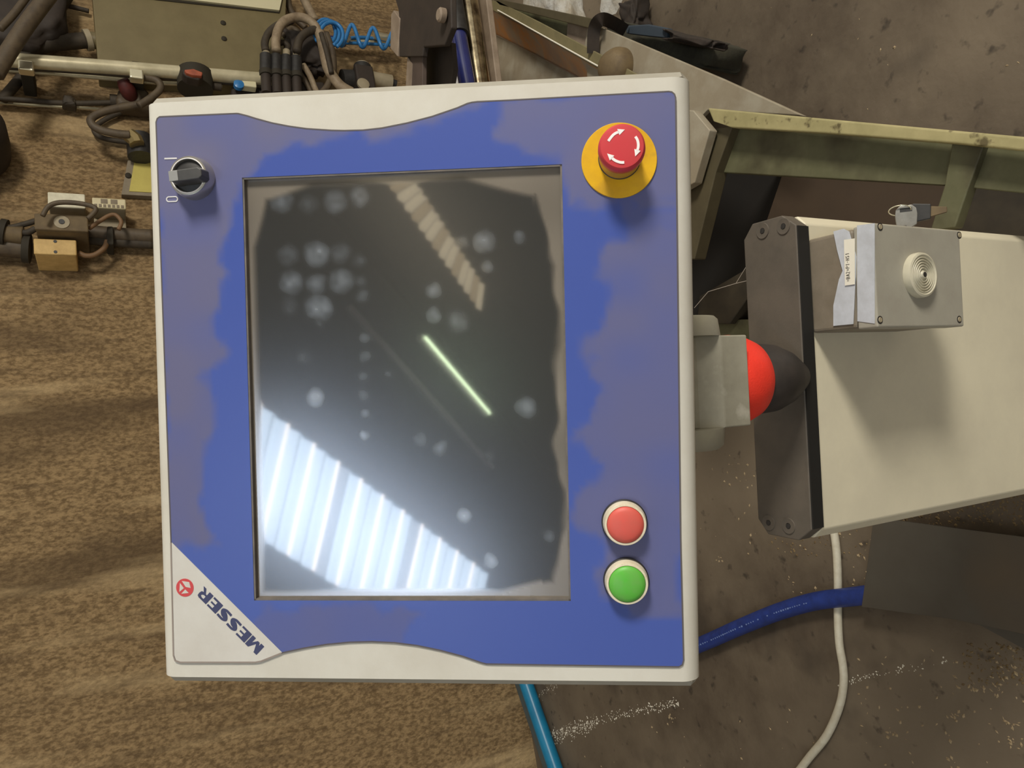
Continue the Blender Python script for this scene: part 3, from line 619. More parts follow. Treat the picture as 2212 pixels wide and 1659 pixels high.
ob('sound_hole', lathe(dc+Vector((0, -.0075, 0)), (0, -1, 0), [(.0026, 0), (.0026, .0013)], 20), 'black', dk)
# tape on the top of the box and the printed tag
def topz(pts, h): return prism([atZ(x_, y_, Zt+h) for x_, y_ in pts], (0, 0, -.0006))
ob('tape', topz([(1800, 500), (1822, 494), (1834, 500), (1850, 555), (1843, 700), (1800, 704), (1800, 660), (1812, 604), (1820, 585), (1808, 540)], .0003), 'tapebl', BX, label='pale blue tape on the upper face')
ob('tape', topz([(1851, 487), (1889, 482), (1889, 699), (1852, 694)], .0006), 'tapebl', BX, label='pale blue tape on the lid rim')
tg = ob('name_tag', topz([(1823, 518), (1846, 515), (1846, 614), (1825, 617)], .0014), 'tag', BX, label='small white printed tag')
SEG = {'=': [((0, .35), (.7, .35)), ((0, .65), (.7, .65))], 'B': [((0, 0), (0, 1)), ((0, 1), (.6, .9)), ((.6, .9), (.6, .6)), ((.6, .6), (0, .5)), ((.6, .45), (.6, .1)), ((.6, .1), (0, 0)), ((0, .5), (.6, .45))],
 'A': [((0, 0), (.35, 1)), ((.35, 1), (.7, 0)), ((.12, .35), (.58, .35))], '2': [((0, .8), (.15, 1)), ((.15, 1), (.6, .9)), ((.6, .9), (.55, .55)), ((.55, .55), (0, 0)), ((0, 0), (.65, 0))],
 '+': [((.35, .2), (.35, .8)), ((.05, .5), (.65, .5))], 'P': [((0, 0), (0, 1)), ((0, 1), (.6, .9)), ((.6, .9), (.6, .55)), ((.6, .55), (0, .45))], '1': [((.15, .75), (.4, 1)), ((.4, 1), (.4, 0))],
 '-': [((.1, .5), (.6, .5))], 'H': [((0, 0), (0, 1)), ((.6, 0), (.6, 1)), ((0, .5), (.6, .5))], 'S': [((.6, .85), (.3, 1)), ((.3, 1), (0, .8)), ((0, .8), (.6, .3)), ((.6, .3), (.3, 0)), ((.3, 0), (0, .15))]}
pa, pb = atZ(1834, 608, Zt), atZ(1832, 545, Zt); rr_ = (pb-pa); ll = rr_.length; rr_.normalize(); uu_ = Vector((0, 0, 1)).cross(rr_)
txt = '=BA2+P1-HS1'; parts = []
for i, chh in enumerate(txt):
    for (xA, yA), (xB, yB) in SEG[chh]:
        o_ = pa+rr_*(ll/len(txt))*i+uu_*-.0022; cw = ll/len(txt)*.95; chh_ = .0042
        A_ = o_+rr_*cw*xA+uu_*chh_*yA; B2 = o_+rr_*cw*xB+uu_*chh_*yB; t = (B2-A_).normalized(); n2 = Vector((0, 0, 1)).cross(t)*.00022
        parts.append(prism([Vector((p.x, p.y, Zt+.0016)) for p in (A_-n2, B2-n2, B2+n2, A_+n2)], (0, 0, -.0001)))
ob('tag_print', cat_(*parts), 'black', tg)
# key in the lock on the side of the box
kz = atY(1958, 478, .515)
kx = X1
KY = empty('key', Vector((kx, .515, kz.z)), 'small grey key with a wire ring standing in the box side lock', 'key')
ob('lock_rim', lathe(Vector((kx-.0005, .515, kz.z)), (1, 0, 0), [(.0095, 0), (.0095, .0015), (.007, .003)], 32), 'keymetal', BX)
b0 = Vector((kx+.003, .515, kz.z))
ob('blade', boxv(b0+Vector((.004, 0, 0)), (.005, 0, 0), (0, .0009, 0), (0, 0, .0038)), 'keymetal', KY)
ew, et = Vector((0, .80, .60)), Vector((0, -.60, .80))
def kp(x_, w_, t_=0): return b0+Vector((x_, 0, 0))+ew*w_+et*t_
ob('bow', prism([kp(*p, .0017) for p in ((.006, -.005), (.009, -.010), (.020, -.011), (.027, -.010), (.031, -.006), (.031, .006), (.027, .010), (.020, .011), (.009, .010), (.006, .005))], et*-.0034), 'keymetal', KY, bevel=.0008)
ob('key_slot', prism([kp(*p, .0021) for p in ((.024, -.006), (.028, -.006), (.028, .006), (.024, .006))], et*-.0006), 'black', KY)
ob('key_ring', tube([kp(.026+.005*math.cos(t), .006+.011*math.sin(t), .002+.003*math.cos(t)) for t in [2*math.pi*k/16 for k in range(16)]], .0007, sides=6, n=2, closed=True), 'clip', KY)
FB = ob('key_fob', prism([kp(*p, -.004) for p in ((.012, -.006), (.014, -.024), (.030, -.025), (.033, -.008), (.030, -.002))], et*-.006), 'black', KY, bevel=.001, label='black tab behind the key')
ob('fob_tip', prism([kp(*p, -.005) for p in ((.016, -.023), (.019, -.040), (.025, -.040), (.028, -.023))], et*-.004), 'jbox', KY, bevel=.001)
# ------------------------------------------------------------------ things on the floor, left and below
tag(ob('white_cable', tube([atZ(x_, y_, .009) for x_, y_ in ((1778, 1060), (1797, 1130), (1806, 1180), (1810, 1250), (1810, 1330), (1813, 1390), (1821, 1440), (1822, 1480), (1812, 1530), (1785, 1590), (1745, 1640), (1700, 1700))], .0095, sides=12), 'wcable', smooth=True), 'white cable curving over the floor below the column', 'cable')
bhp = [atZ(x_, y_, .022) for x_, y_ in ((1380, 1440), (1450, 1418), (1530, 1385), (1600, 1354), (1680, 1322), (1760, 1299), (1840, 1289), (1930, 1278))]
BH = tag(ob('blue_hose', tube(bhp, .0215, sides=16), 'bluehose', smooth=True), 'thick blue rubber hose leading under the steel sheet', 'hose')
sp = smoothpts(bhp, 8); txtp = []
for i in range(13, 41):
    for k in range(2):
        if R.random() < .8:
            p = sp[i].lerp(sp[i+1], k*.5); t = (sp[i+1]-sp[i]).normalized(); sd = Vector((0, 0, 1)).cross(t)
            tocam = (CAM-p).normalized(); nn = (tocam-t*tocam.dot(t)).normalized(); q = nn
            txtp.append(boxv(p+q*.0218, t*.0035*R.uniform(.4, 1), t.cross(q)*.0022*R.uniform(.5, 1), q*.0002))
ob('hose_print', cat_(*txtp), mat('hose print', s(110, 130, 180), rough=.6), BH, kind='stuff')
TP = [atZ(1098, 1400, .045), atZ(1116, 1475, .045), atZ(1200, 1700, .045)]
PB = empty('floor_rail', TP[1].copy()-Vector((0, 0, .045)), 'teal topped blue grey rail along the floor below the panel', 'rail')
d_ = (TP[2]-TP[0]).normalized(); e_ = Vector((-d_.y, d_.x, 0)); e_ = e_ if e_.y < 0 else -e_
def rail(z0_, z1_, o0, o1): 
    a_, b_ = TP[0]-d_*1.2, TP[2]+d_*.6
    return prism([Vector((a_.x, a_.y, 0))+e_*o0+Vector((0, 0, z0_)), Vector((a_.x, a_.y, 0))+e_*o1+Vector((0, 0, z0_)), Vector((a_.x, a_.y, 0))+e_*o1+Vector((0, 0, z1_)), Vector((a_.x, a_.y, 0))+e_*o0+Vector((0, 0, z1_))], b_-a_)
ob('web', rail(0, .045, -.055, .004), 'slate', PB, bevel=.003)
ob('tube', tube([Vector((p.x, p.y, .031))+e_*.024 for p in (TP[0]-d_*1.2, TP[2]+d_*.6)], .030, sides=16, sm=False), 'teal', PB, smooth='auto')
# steel sheet resting on the hose
sh = [(1887, 1118), (2330, 1175), (2330, 1395), (2060, 1338), (1861, 1311)]
zz = .052
ss = tag(ob('steel_sheet', prism([atZ(x_, y_, zz) for x_, y_ in sh], (0, 0, -.006)), 'sheet', bevel=.0008), 'dark mill steel sheet lying on the blue hose end', 'steel sheet')
sp_ = tag(ob('lower_slab', prism([atZ(x_, y_, .012) for x_, y_ in ((2060, 1300), (2330, 1300), (2330, 1425), (2212, 1402), (2120, 1352))], (0, 0, -.012)), 'sheet'), 'small flat slab edge peeking out below the large steel sheet', 'steel sheet')  # thin flat slab in the sheet material, below the large sheet
# crumbs and powder
def flakes(pts, size):
    parts = []
    for p in pts:
        a_ = R.uniform(0, 6.28); s1 = size*R.uniform(.3, 1.3); s2 = s1*R.uniform(.3, .8)
        u_ = Vector((math.cos(a_), math.sin(a_), 0)); v2 = Vector((-u_.y, u_.x, 0)); p = Vector(p)
        parts.append(([p+u_*s1, p+v2*s2, p-u_*s1*.8, p-v2*s2*.9, p+Vector((0, 0, s2*.9))], [(0, 1, 4), (1, 2, 4), (2, 3, 4), (3, 0, 4), (3, 2, 1, 0)]))
    return cat_(*parts)
def along(px, n, spread):
    out = []
    P = [Vector((*p, 0)) for p in px]
    for _ in range(n):
        k = R.randrange(len(P)-1); q = P[k].lerp(P[k+1], R.random()); out.append(atZ(q.x+R.gauss(0, spread*.5), q.y+R.gauss(0, spread), 0.0))
    return out
tag(ob('powder_line', flakes(along([(1170, 1595), (1230, 1575), (1320, 1550), (1400, 1530), (1468, 1518)], 340, 6)+along([(1175, 1600), (1290, 1560)], 300, 9), .0035), 'dust', kind='stuff'), 'line of white powder spilled on the floor below the panel', 'powder')
tag(ob('powder_trail', flakes(along([(1130, 1530), (1165, 1500), (1200, 1482)], 90, 5)+along([(1070, 1620), (1085, 1590)], 14, 5)+along([(1810, 1478), (1900, 1455), (2045, 1427)], 90, 4), .0028), 'dust', kind='stuff'), 'faint broken trails of white powder on the floor', 'powder')
cr = []
for (x0_, y0_, x1_, y1_, n) in ((1850, 1400, 2212, 1659, 70), (1500, 950, 1640, 1200, 14), (1640, 1140, 1900, 1300, 24), (1850, 1150, 1890, 1250, 8), (1250, 1500, 1800, 1659, 22), (1600, 0, 2212, 240, 10), (1560, 1000, 1630, 1060, 14), (2130, 1390, 2212, 1480, 20)):
    for _ in range(n): cr.append(atZ(R.uniform(x0_, x1_), R.uniform(y0_, y1_), 0))
sand = [atZ(R.uniform(x0_, x1_), R.uniform(y0_, y1_), 0) for (x0_, y0_, x1_, y1_, n) in ((1890, 1060, 2230, 1135, 420), (2080, 1390, 2230, 1480, 160), (1660, 1140, 1880, 1200, 70)) for _ in range(n)]
tag(ob('sand_spill', flakes(sand, .0042), mat('sandy grit', s(132, 112, 78), s(96, 78, 54), .95, scale=80), kind='stuff'), 'sandy brown grit on the floor around the steel sheet', 'grit')
for cx_, cy_ in ((1930, 1585), (2110, 1485), (2060, 1545), (1560, 1205), (2180, 1560), (1450, 1555), (2150, 1490), (2185, 1600)):
    for _ in range(9): cr.append(atZ(R.gauss(cx_, 9), R.gauss(cy_, 7), 0))
tag(ob('floor_crumbs', flakes(cr, .0050), 'crumb', kind='stuff'), 'pale crumbs and flakes scattered over the concrete floor', 'debris')
# ------------------------------------------------------------------ green machine frame, right of the column
ZF = .46
GF = empty('machine_frame', atZ(1800, 330, 0), 'green steel machine frame with worn cream top flange, right of the column', 'frame')
ob('flange', slab([(1528, 233), (1800, 258), (2330, 306), (2330, 345), (2212, 326), (2070, 311), (1794, 289), (1581, 276), (1540, 262)], ZF+.035, .02), 'flange', GF, bevel=.003)
ob('web', slab([(1578, 272), (1794, 286), (2080, 308), (2042, 400), (1794, 386), (1548, 372)], ZF, .03), 'green', GF, bevel=.002)
ob('web', slab([(2086, 308), (2330, 330), (2330, 430), (2212, 417), (2101, 406)], ZF, .03), 'green', GF, bevel=.002)
ob('stiffener', slab([(2060, 288), (2100, 294), (2130, 300), (2090, 410), (2062, 492), (2008, 500), (2040, 400)], ZF+.012, .02), 'green', GF, bevel=.002)
ob('gusset', slab([(1533, 281), (1583, 270), (1546, 372), (1500, 560), (1430, 560), (1430, 420), (1497, 390)], ZF+.02, .03), 'gusset', GF, bevel=.002)
ob('gusset_plate', slab([(1440, 236), (1497, 238), (1533, 281), (1500, 395), (1440, 430)], ZF+.045, .02), 'lilac', GF, bevel=.002, label='dusty grey plate at the near end')
for x_, y_ in ((1480, 330), (2260, 380)):
    p = atZ(x_, y_, ZF-.04); ob('leg', boxv((p.x, p.y, p.z/2), (.02, 0, 0), (0, .02, 0), (0, 0, p.z/2)), 'gusset', GF)
# boards and blocks under the frame; the black slab is painted shade
tag(ob('void_shade_slab', slab([(1380, 350), (1760, 366), (1740, 420), (1700, 560), (1660, 720), (1380, 720)], .10, .10), 'void_shade'), 'black shade painted as a tray in the dark gap under the green frame', 'void fill')
tag(ob('brown_board', prism([atZ(x_, y_, .24) for x_, y_ in ((1694, 360), (2046, 380), (2026, 530), (1640, 520))], (0, 0, -.24)), 'board', bevel=.003), 'brown oily board under the green frame behind the column', 'board')
tag(ob('stained_board', prism([atZ(x_, y_, .20) for x_, y_ in ((2084, 396), (2330, 415), (2330, 560), (2052, 520))], (0, 0, -.20)), 'board2', bevel=.003), 'dark stained board at the far right under the green frame', 'board')
tag(ob('brown_bracket', prism([atZ(x_, y_, .16) for x_, y_ in ((1510, 640), (1622, 575), (1618, 640), (1575, 700), (1505, 700))], (0, 0, -.059)), 'board2', bevel=.003), 'brown plate in the shade above the round joint cap', 'plate')
tag(ob('green_block', prism([atZ(x_, y_, .14) for x_, y_ in ((1500, 690), (1640, 690), (1640, 735), (1500, 735))], (0, 0, -.039)), 'green', bevel=.003), 'small green block edge showing beside the swivel joint', 'block')
tag(ob('cobweb', cat_(*[tube([atZ(a_[0], a_[1], .5), atZ(b_[0], b_[1], .5)], .0006, sides=4, sm=False) for a_, b_ in (((1500, 665), (1530, 630)), ((1530, 630), (1590, 612)), ((1590, 612), (1622, 560)), ((1590, 612), (1620, 605)))]), 'web', kind='stuff'), 'thin grey cobweb strung beside the dark top plate', 'cobweb')
# ------------------------------------------------------------------ grey steel chute with rusty edge
CH = empty('steel_chute', atZ(1150, 120, 0), 'dusty grey steel chute with a rust-streaked edge, behind the panel top', 'chute')
ob('sheet', slab([(1050, 55), (1240, 160), (1330, 215), (1330, 400), (1020, 400)], .30, .01), 'lilac', CH)
ob('rusty_edge', prism([atZ(1043, 12, .36), atZ(1345, 172, .36), atZ(1330, 215, .30), atZ(1240, 162, .30), atZ(1048, 62, .30)], (0, 0, -.012)), 'rust', CH, label='rust streaked rim')
ob('rim', slab([(1045, 0), (1075, 2), (1170, 50), (1345, 143), (1420, 185), (1340, 185), (1290, 148), (1120, 50), (1043, 12)], .372, .006), 'rim', CH, bevel=.002)
ob('rear_rim', slab([(1060, -6), (1290, 42), (1300, 52), (1276, 62), (1080, 12)], .372, .012), 'gusset', CH, bevel=.002)
ob('inner_wall', slab([(1070, 6), (1235, 35), (1235, 110), (1200, 110), (1100, 50)], .34, .01), 'green', CH)
ob('inner_rib', slab([(1226, 38), (1278, 48), (1272, 120), (1222, 96)], .346, .012), 'ironedge', CH, bevel=.003)
ob('side_plate', slab([(1270, 52), (1300, 60), (1560, 170), (1735, 250), (1528, 238), (1440, 330), (1280, 300), (1262, 100)], .352, .012), 'lilac', CH, bevel=.002)
ob('leg', boxv((*atZ(1300, 260, .17).xy, .145), (.02, 0, 0), (0, .02, 0), (0, 0, .145)), 'gusset', CH)
ob('highlight_edge', tube([atZ(1075, 22, .376), atZ(1200, 92, .376), atZ(1330, 164, .376)], .0022, sides=6, sm=False), 'dust', CH, label='painted highlight along the rim')  # pale tubes draw painted highlights along the chute edges
ob('highlight_edge', tube([atZ(1050, 64, .304), atZ(1150, 115, .304), atZ(1250, 168, .304)], .0016, sides=6, sm=False), 'ironedge', CH)
# round lump on the chute
p = atZ(1340, 150, .352)
tag(ob('pipe_cap', lathe(p, Vector((-.15, -.35, .75)), [(.052, -.01), (.050, .02), (.040, .045), (.026, .056), (.008, .058)], 32), 'jbox', smooth='auto'), 'brown domed cap on the grey chute above the panel corner', 'cap')
# tool bag
BG = empty('tool_bag', atZ(1470, 110, .02), 'dark green canvas bag with black strap lying beyond the chute', 'bag')
def blob(c, ax_, ay_, az_, seed, rough_=.12, n=20, pw=.5):
    V, Fs = [], []; rs = random.Random(seed); ph = [rs.uniform(0, 6.28) for _ in range(6)]
    for i in range(n+1):
        th = math.pi*i/n
        for j in range(2*n):
            a_ = math.pi*j/n; x_, y_, z_ = math.sin(th)*math.cos(a_), math.sin(th)*math.sin(a_), math.cos(th)
            k = 1+rough_*(math.sin(3*x_+ph[0])*math.sin(4*y_+ph[1])+.5*math.sin(9*x_+ph[2])*math.sin(8*y_+ph[3]+5*z_))
            sg = lambda t: math.copysign(abs(t)**pw, t)
            V.append(Vector(c)+Vector(ax_)*sg(x_)*k+Vector(ay_)*sg(y_)*k+Vector(az_)*sg(z_)*k)
    m = 2*n
    for i in range(n):
        for j in range(m): Fs.append((i*m+j, i*m+(j+1) % m, (i+1)*m+(j+1) % m, (i+1)*m+j))
    return V, Fs
c = atZ(1450, 100, .09); ex = (atZ(1562, 122, .09)-atZ(1335, 72, .09))/2; ey = (atZ(1450, 66, .09)-atZ(1450, 138, .09))/2
ob('bag_body', blob(c, ex*.95, ey*.85, (0, 0, .07), 3, .07, pw=.22), 'canvas', BG, smooth=True)
ob('pocket', blob(atZ(1500, 88, .19), ex*.42, ey*.30, (0, 0, .03), 5, .25), 'strap', BG, smooth=True)
ob('handle', slab([(1350, 55), (1400, 52), (1442, 60), (1440, 82), (1400, 78), (1352, 72)], .20, .02), 'bluelabel', BG, bevel=.004, label='dull blue patch')
def flatstrap(pts, wd, th=.006):
    P = smoothpts(pts, 6); V = []; Fs = []
    for i, p_ in enumerate(P):
        t = (P[min(i+1, len(P)-1)]-P[max(i-1, 0)]).normalized(); n1 = (CAM-p_).normalized(); sd = t.cross(n1).normalized()*wd/2; nz = n1*th/2
        V += [p_+sd+nz, p_-sd+nz, p_-sd-nz, p_+sd-nz]
    for i in range(len(P)-1):
        for k in range(4): Fs.append((4*i+k, 4*i+(k+1) % 4, 4*i+4+(k+1) % 4, 4*i+4+k))
    Fs += [(0, 1, 2, 3), tuple(4*(len(P)-1)+k for k in range(4))]
    return V, Fs
ob('strap', flatstrap([atZ(1352, 66, .21), atZ(1325, 50, .30), atZ(1300, 42, .38), atZ(1284, 62, .38), atZ(1281, 115, .37)], .032), 'strap', BG, smooth='auto')
ob('strap_end', blob(atZ(1372, 34, .05), (.05, 0, 0), (0, .04, 0), (0, 0, .03), 9, .35), 'strap', BG, smooth=True)
tag(ob('white_rag', blob(atZ(1190, 4, .04), (.22, .05, 0), (-.03, .13, 0), (0, 0, .05), 12, .2), 'rag', smooth=True), 'crumpled white rag heap at the top beside the chute', 'rag')
tag(ob('paint_stain', plate_of(([atZ(x_, y_, .001) for x_, y_ in ((1300, -10), (1348, -10), (1340, 12), (1330, 30), (1300, 38), (1296, 20))], [(0, 1, 2, 3, 4, 5)]), .0009), 'rag'), 'white paint stain on the floor above the bag strap', 'stain')
# ------------------------------------------------------------------ polished rod, blue sleeve rod and iron block left of the chute
def zt_(px, py, z): return atZ(px, py, z)
tag(ob('polished_rod', tube([atZ(1000, -60, .55), atZ(1056, 330, .55)], .033, sides=24, sm=False), 'chromerod', smooth='auto'), 'polished bright steel rod between blue sleeve and rusty chute', 'rod')
RB = empty('sleeved_rod', atZ(990, 90, .62), 'rod with black end and glossy dark blue sleeve left of the polished rod', 'rod')
ob('black_end', tube([atZ(968, -50, .62), atZ(990, 76, .62)], .030, sides=20, sm=False), 'black', RB, smooth='auto')
ob('blue_sleeve', tube([atZ(990, 74, .62), atZ(1040, 360, .62)], .023, sides=20, sm=False), 'bluedark', RB, smooth='auto')
BS = tag(ob('brown_beam', slab([(1000, -20), (1048, -20), (1075, 200), (1080, 320), (1010, 320)], .50, .02), 'ironedge', bevel=.003), 'dusty brown beam beneath the polished rod', 'beam')
tag(ob('white_card', slab([(984, 118), (1012, 190), (1012, 320), (960, 320), (974, 180)], .47, .004), 'print'), 'white pointed card between iron block and blue sleeve', 'card')
IB = empty('iron_block', atZ(900, 60, .6), 'dark iron machine block hanging above the blue spiral hose end', 'machine part')
ob('block_body', slab([(836, -60), (972, -60), (975, 60), (960, 98), (915, 102), (912, 122), (862, 122), (862, 40), (860, 20)], .80, .015), 'dark', IB, bevel=.003)
ob('block_flank', slab([(850, 22), (863, 40), (858, 122), (843, 104), (845, 30)], .803, .016), 'ironedge', IB, bevel=.002)
ob('upright', slab([(888, 120), (913, 108), (912, 230), (884, 230)], .79, .012), 'iron', IB, bevel=.002)
ob('upright_edge', slab([(880, 122), (890, 138), (886, 230), (874, 230)], .792, .012), 'ironedge', IB)
ob('dark_filler', slab([(910, 98), (975, 92), (980, 150), (965, 240), (908, 240)], .74, .012), 'dark', IB)
ob('bolt', lathe(atZ(960, 34, .805), (0, 0, 1), [(.016, 0), (.016, .012), (.012, .016)], 16), 'ironedge', IB, smooth='auto')
tag(ob('grey_spacer_tube', tube([atZ(948, 106, .68), atZ(942, 240, .68)], .018, sides=16, sm=False), 'jgrey', smooth='auto'), 'short grey tube standing against the iron block', 'tube')
# ------------------------------------------------------------------ things on the back wall
CB = empty('wall_cabinet', W(400, 90, 0), 'olive green sheet steel cabinet on the wall with cream door edge', 'cabinet')
cabp = [(195, -60), (610, -60), (600, 40), (604, 172), (560, 156), (400, 147), (211, 134)]
ob('cabinet_body', wslab([(195, -60), (620, -40), (612, 168), (211, 134)], .16, .16), 'olive', CB, bevel=.004)
ob('door_gap', wslab([(288, -20), (604, 22), (604, 28), (288, -6)], .164, .004), 'darkgap', CB)
ob('cabinet_door', wslab([(300, -60), (620, -50), (604, 22), (300, -14)], .175, .012), 'creampaint', CB, bevel=.002, label='cream door')
for x_, y_ in ((482, 50), (484, 84)):
    p = W(x_, y_, .16); ob('screw', lathe(p, WN, [(.012, 0), (.012, .004), (.006, .008)], 16), 'darkgap', CB, smooth='auto')
def wtube(name, pts, r, off, m, label, cat, **k):
    return tag(ob(name, ptube(pts, r, off, **k), m, smooth=True), label, cat)
CD = empty('wall_conduit', W(250, 145, 0), 'long galvanised conduit running down the wall beside the olive cabinet', 'conduit')
ob('conduit_pipe', ptube([(-60, 124), (250, 146), (560, 170), (640, 176)], .028, .21, sm=False, sides=16), 'conduit', CD, smooth='auto')
ob('lower_cable', ptube([(-60, 140), (150, 152), (300, 163), (420, 172), (560, 184), (640, 190)], .012, .19), 'cableb', CD, smooth=True)
ob('thin_pipe', ptube([(-60, 146), (150, 162), (330, 178), (420, 182), (480, 185)], .009, .12), 'conduit', CD, smooth=True)
for x_, y_ in ((57, 147), (295, 165)):
    p = W(x_, y_, .225); cl = ob('clip', boxv(p, WD*.022, WN*.02, (0, 0, .026)), 'clip', CD, bevel=.006)
    ob('clip_bracket', boxv(W(x_+3, y_+14, .11), WD*.03, WN*.10, (0, 0, .022)), 'darkgap', cl, bevel=.004)
wtube('slanting_pipe', [(113, -20), (60, 50), (20, 110), (-10, 160)], .030, .34, 'cable', 'thick brown pipe slanting across the top left corner', 'pipe')
wtube('crossing_pipe', [(150, -10), (112, 50), (70, 118)], .020, .05, 'cableb', 'thin dark pipe slanting between the brown pipe and the olive cabinet', 'pipe')
wtube('lower_crossing_pipe', [(60, 148), (35, 180), (5, 215)], .020, .05, 'cableb', 'short dark pipe slanting beneath the wall conduit', 'pipe')
HP = empty('hose_stub', W(190, 90, .1), 'dark thick hose joining the left side of the olive cabinet', 'hose')
ob('hose', ptube([(-20, 84), (20, 93), (70, 98), (130, 92), (185, 87)], .032, .12), 'cableb', HP, smooth=True)
ob('hose_clamp', ptube([(184, 87), (196, 86)], .043, .12, sm=False, sides=20), 'jgrey', HP, smooth='auto')
ob('nozzle', ptube([(192, 86), (208, 88)], .034, .12, sm=False, sides=16), 'olive', HP, smooth='auto')
DR = empty('dark_machinery', W(40, 20, .2), 'dark machine drum filling the top left corner', 'machine part')
ob('drum', blob(W(5, 5, .12), WD*.22, (0, 0, .22), WN*.07, 21, .1), 'dark', DR, smooth=True)
ob('drum_cable', ptube([(0, 62), (30, 30), (60, -10)], .014, .27), 'cable', DR, smooth=True)
wtube('thin_wire', [(125, 8), (160, 16), (192, 24)], .010, .03, 'cableb', 'thin wire entering the upper left edge of the olive cabinet', 'wire')
# cable loop group at the left of the panel corner
wtube('lower_wall_cable', [(-20, 211), (60, 217), (150, 223), (260, 221), (275, 220)], .011, .06, 'cableb', 'thin black cable running down the wall to the dark red knob', 'cable')
wtube('wall_cable_companion', [(-20, 222), (100, 229), (230, 236)], .006, .02, 'conduit', 'thin pale wire below the thin black wall cable', 'wire')
ob_ = tag(ob('cable_knot', blob(W(150, 224, .05), WD*.022, (0, 0, .025), WN*.03, 33), 'cableb', smooth=True), 'small black knot on the thin black wall cable', 'cable tie')
KN = empty('valve_knob', W(278, 205, .03), 'dark red valve knob on a dusty body left of the panel corner', 'valve')
ob('knob', tube([W(264, 172, .15), W(276, 195, .12), W(284, 214, .08)], lambda t: .022+.010*math.sin(t*3.1), sides=14), 'dkred', KN, smooth=True)
ob('valve_body', blob(W(290, 222, .05), WD*.05, (0, 0, .07), WN*.05, 17), 'cable', KN, smooth=True)
ob('valve_end', ptube([(238, 218), (262, 220)], .028, .06, sm=False), 'cableb', KN, smooth='auto')
wtube('hose_loop', [(300, 226), (260, 233), (225, 241), (202, 252), (196, 262), (204, 274), (225, 283), (255, 289), (280, 291)], .016, .16, 'cable', 'thick brown hose looping out left of the panel corner', 'hose')
wtube('hose_loop_shadow', [(310, 228), (270, 240), (235, 254), (212, 268), (203, 276), (208, 290), (230, 300), (280, 308)], .011, .03, 'cableb', 'thin dark tube drawn as the shadow of the thick brown loop', 'hose')  # dark tube close to the wall stands for the loop's cast shadow
wtube('hose_arch', [(300, 228), (325, 212), (344, 195), (346, 183), (335, 172), (305, 166), (288, 162)], .015, .20, 'cable', 'brown hose arching from the conduit clip to the red knob', 'hose')
ob_ = tag(ob('brass_fitting', ptube([(278, 291), (292, 302), (296, 312)], .030, .14, sm=False, sides=8), 'brass', smooth='auto'), 'small brass fitting on the hose loop end at the panel edge', 'fitting')
tag(ob('dark_socket', ptube([(300, 296), (304, 340)], .05, .08, sm=False, sides=16), 'black', smooth='auto'), 'black socket half hidden behind the panel edge below the brass fitting', 'socket')
# rotary isolator with faded red handle
RS = empty('rotary_switch', W(420, 180, .0), 'black rotary switch with faded red grip on the wall conduit', 'switch')
ob('switch_body', ptube([(421, 158), (422, 193)], .072, .20, sm=False, sides=24), 'darkgap', RS, smooth='auto')
ob('grip', wslab([(392, 150), (405, 147), (436, 155), (440, 166), (430, 172), (405, 166), (396, 160)], .31, .05), 'dark', RS, bevel=.008)
ob('grip_face', wslab([(398, 150), (418, 148), (438, 156), (436, 164), (416, 162), (402, 157)], .325, .02), 'orred', RS, bevel=.004, label='faded red grip face')
ob('outlet', ptube([(440, 184), (462, 186), (478, 188)], .018, .18), 'cableb', RS, smooth=True)
# round black thing at the left edge
p0, p1 = W(-14, 300, .10), W(-10, 375, .10)
tag(ob('black_wheel', lathe(W(-62, 330, .03), WN, [(.13, 0), (.135, .06), (.135, .17), (.11, .21), (.03, .22)], 40), 'dark', smooth='auto'), 'round black wheel cut by the left edge of the picture', 'wheel')
# junction boxes
def jbox(name, ctr, sz, dep_, m, label, off=0.0, lidm=None):
    c_ = W(*ctr, off); e = empty(name, W(*ctr, 0), label, 'junction box')
    hw, hh = sz
    ob('box_body', boxv(c_+WN*dep_/2, WD*hw, (0, 0, hh), WN*dep_/2), m, e, bevel=.006)
    if lidm: ob('lid', boxv(c_+WN*(dep_+.006), WD*hw*1.03, (0, 0, hh*1.03), WN*.008), lidm, e, bevel=.004)
    return e
def wsize(px0, px1, off): return (W(px0, 500, off)-W(px1, 500, off)).length/2
def wbox(name, face, dep_, m, lidm, label, foot=0.0, lth=.012):
    # face: pixel quad of the front, standing dep_ off the wall
    e = empty(name, W(face[0][0], face[0][1], 0), label, 'junction box')
    F_ = [W(x_, y_, dep_) for x_, y_ in face]
    zs = [p.z for p in F_]; ds = [(p-WO).dot(WD) for p in F_]
    z0_, z1_ = (sorted(zs)[0]+sorted(zs)[1])/2, (sorted(zs)[2]+sorted(zs)[3])/2; d0, d1 = (sorted(ds)[0]+sorted(ds)[1])/2, (sorted(ds)[2]+sorted(ds)[3])/2
    c_ = WO+WD*(d0+d1)/2; c_.z = (z0_+z1_)/2
    ob('box_body', boxv(c_+WN*(dep_-lth+foot)/2, WD*(d1-d0)/2, (0, 0, (z1_-z0_)/2), WN*(dep_-lth-foot)/2), m, e, bevel=.005)
    l = ob('lid', boxv(c_+WN*(dep_-lth/2), WD*(d1-d0)/2*1.03, (0, 0, (z1_-z0_)/2*1.03), WN*lth/2), lidm, e, bevel=.005)
    return e, c_, (d1-d0)/2, (z1_-z0_)/2
e, c_, hw, hh = wbox('junction_box', [(78, 518), (168, 516), (160, 549), (70, 549)], .15, 'jcream', 'jcream', 'cream yellow junction box, lowest of the wall boxes')
ob('lid_screw', lathe(c_+WN*.15+WD*-hw*.7, WN, [(.006, 0), (.006, .002)], 12), 'black', e); ob('lid_screw', lathe(c_+WN*.15+WD*hw*.7, WN, [(.006, 0), (.006, .002)], 12), 'black', e)
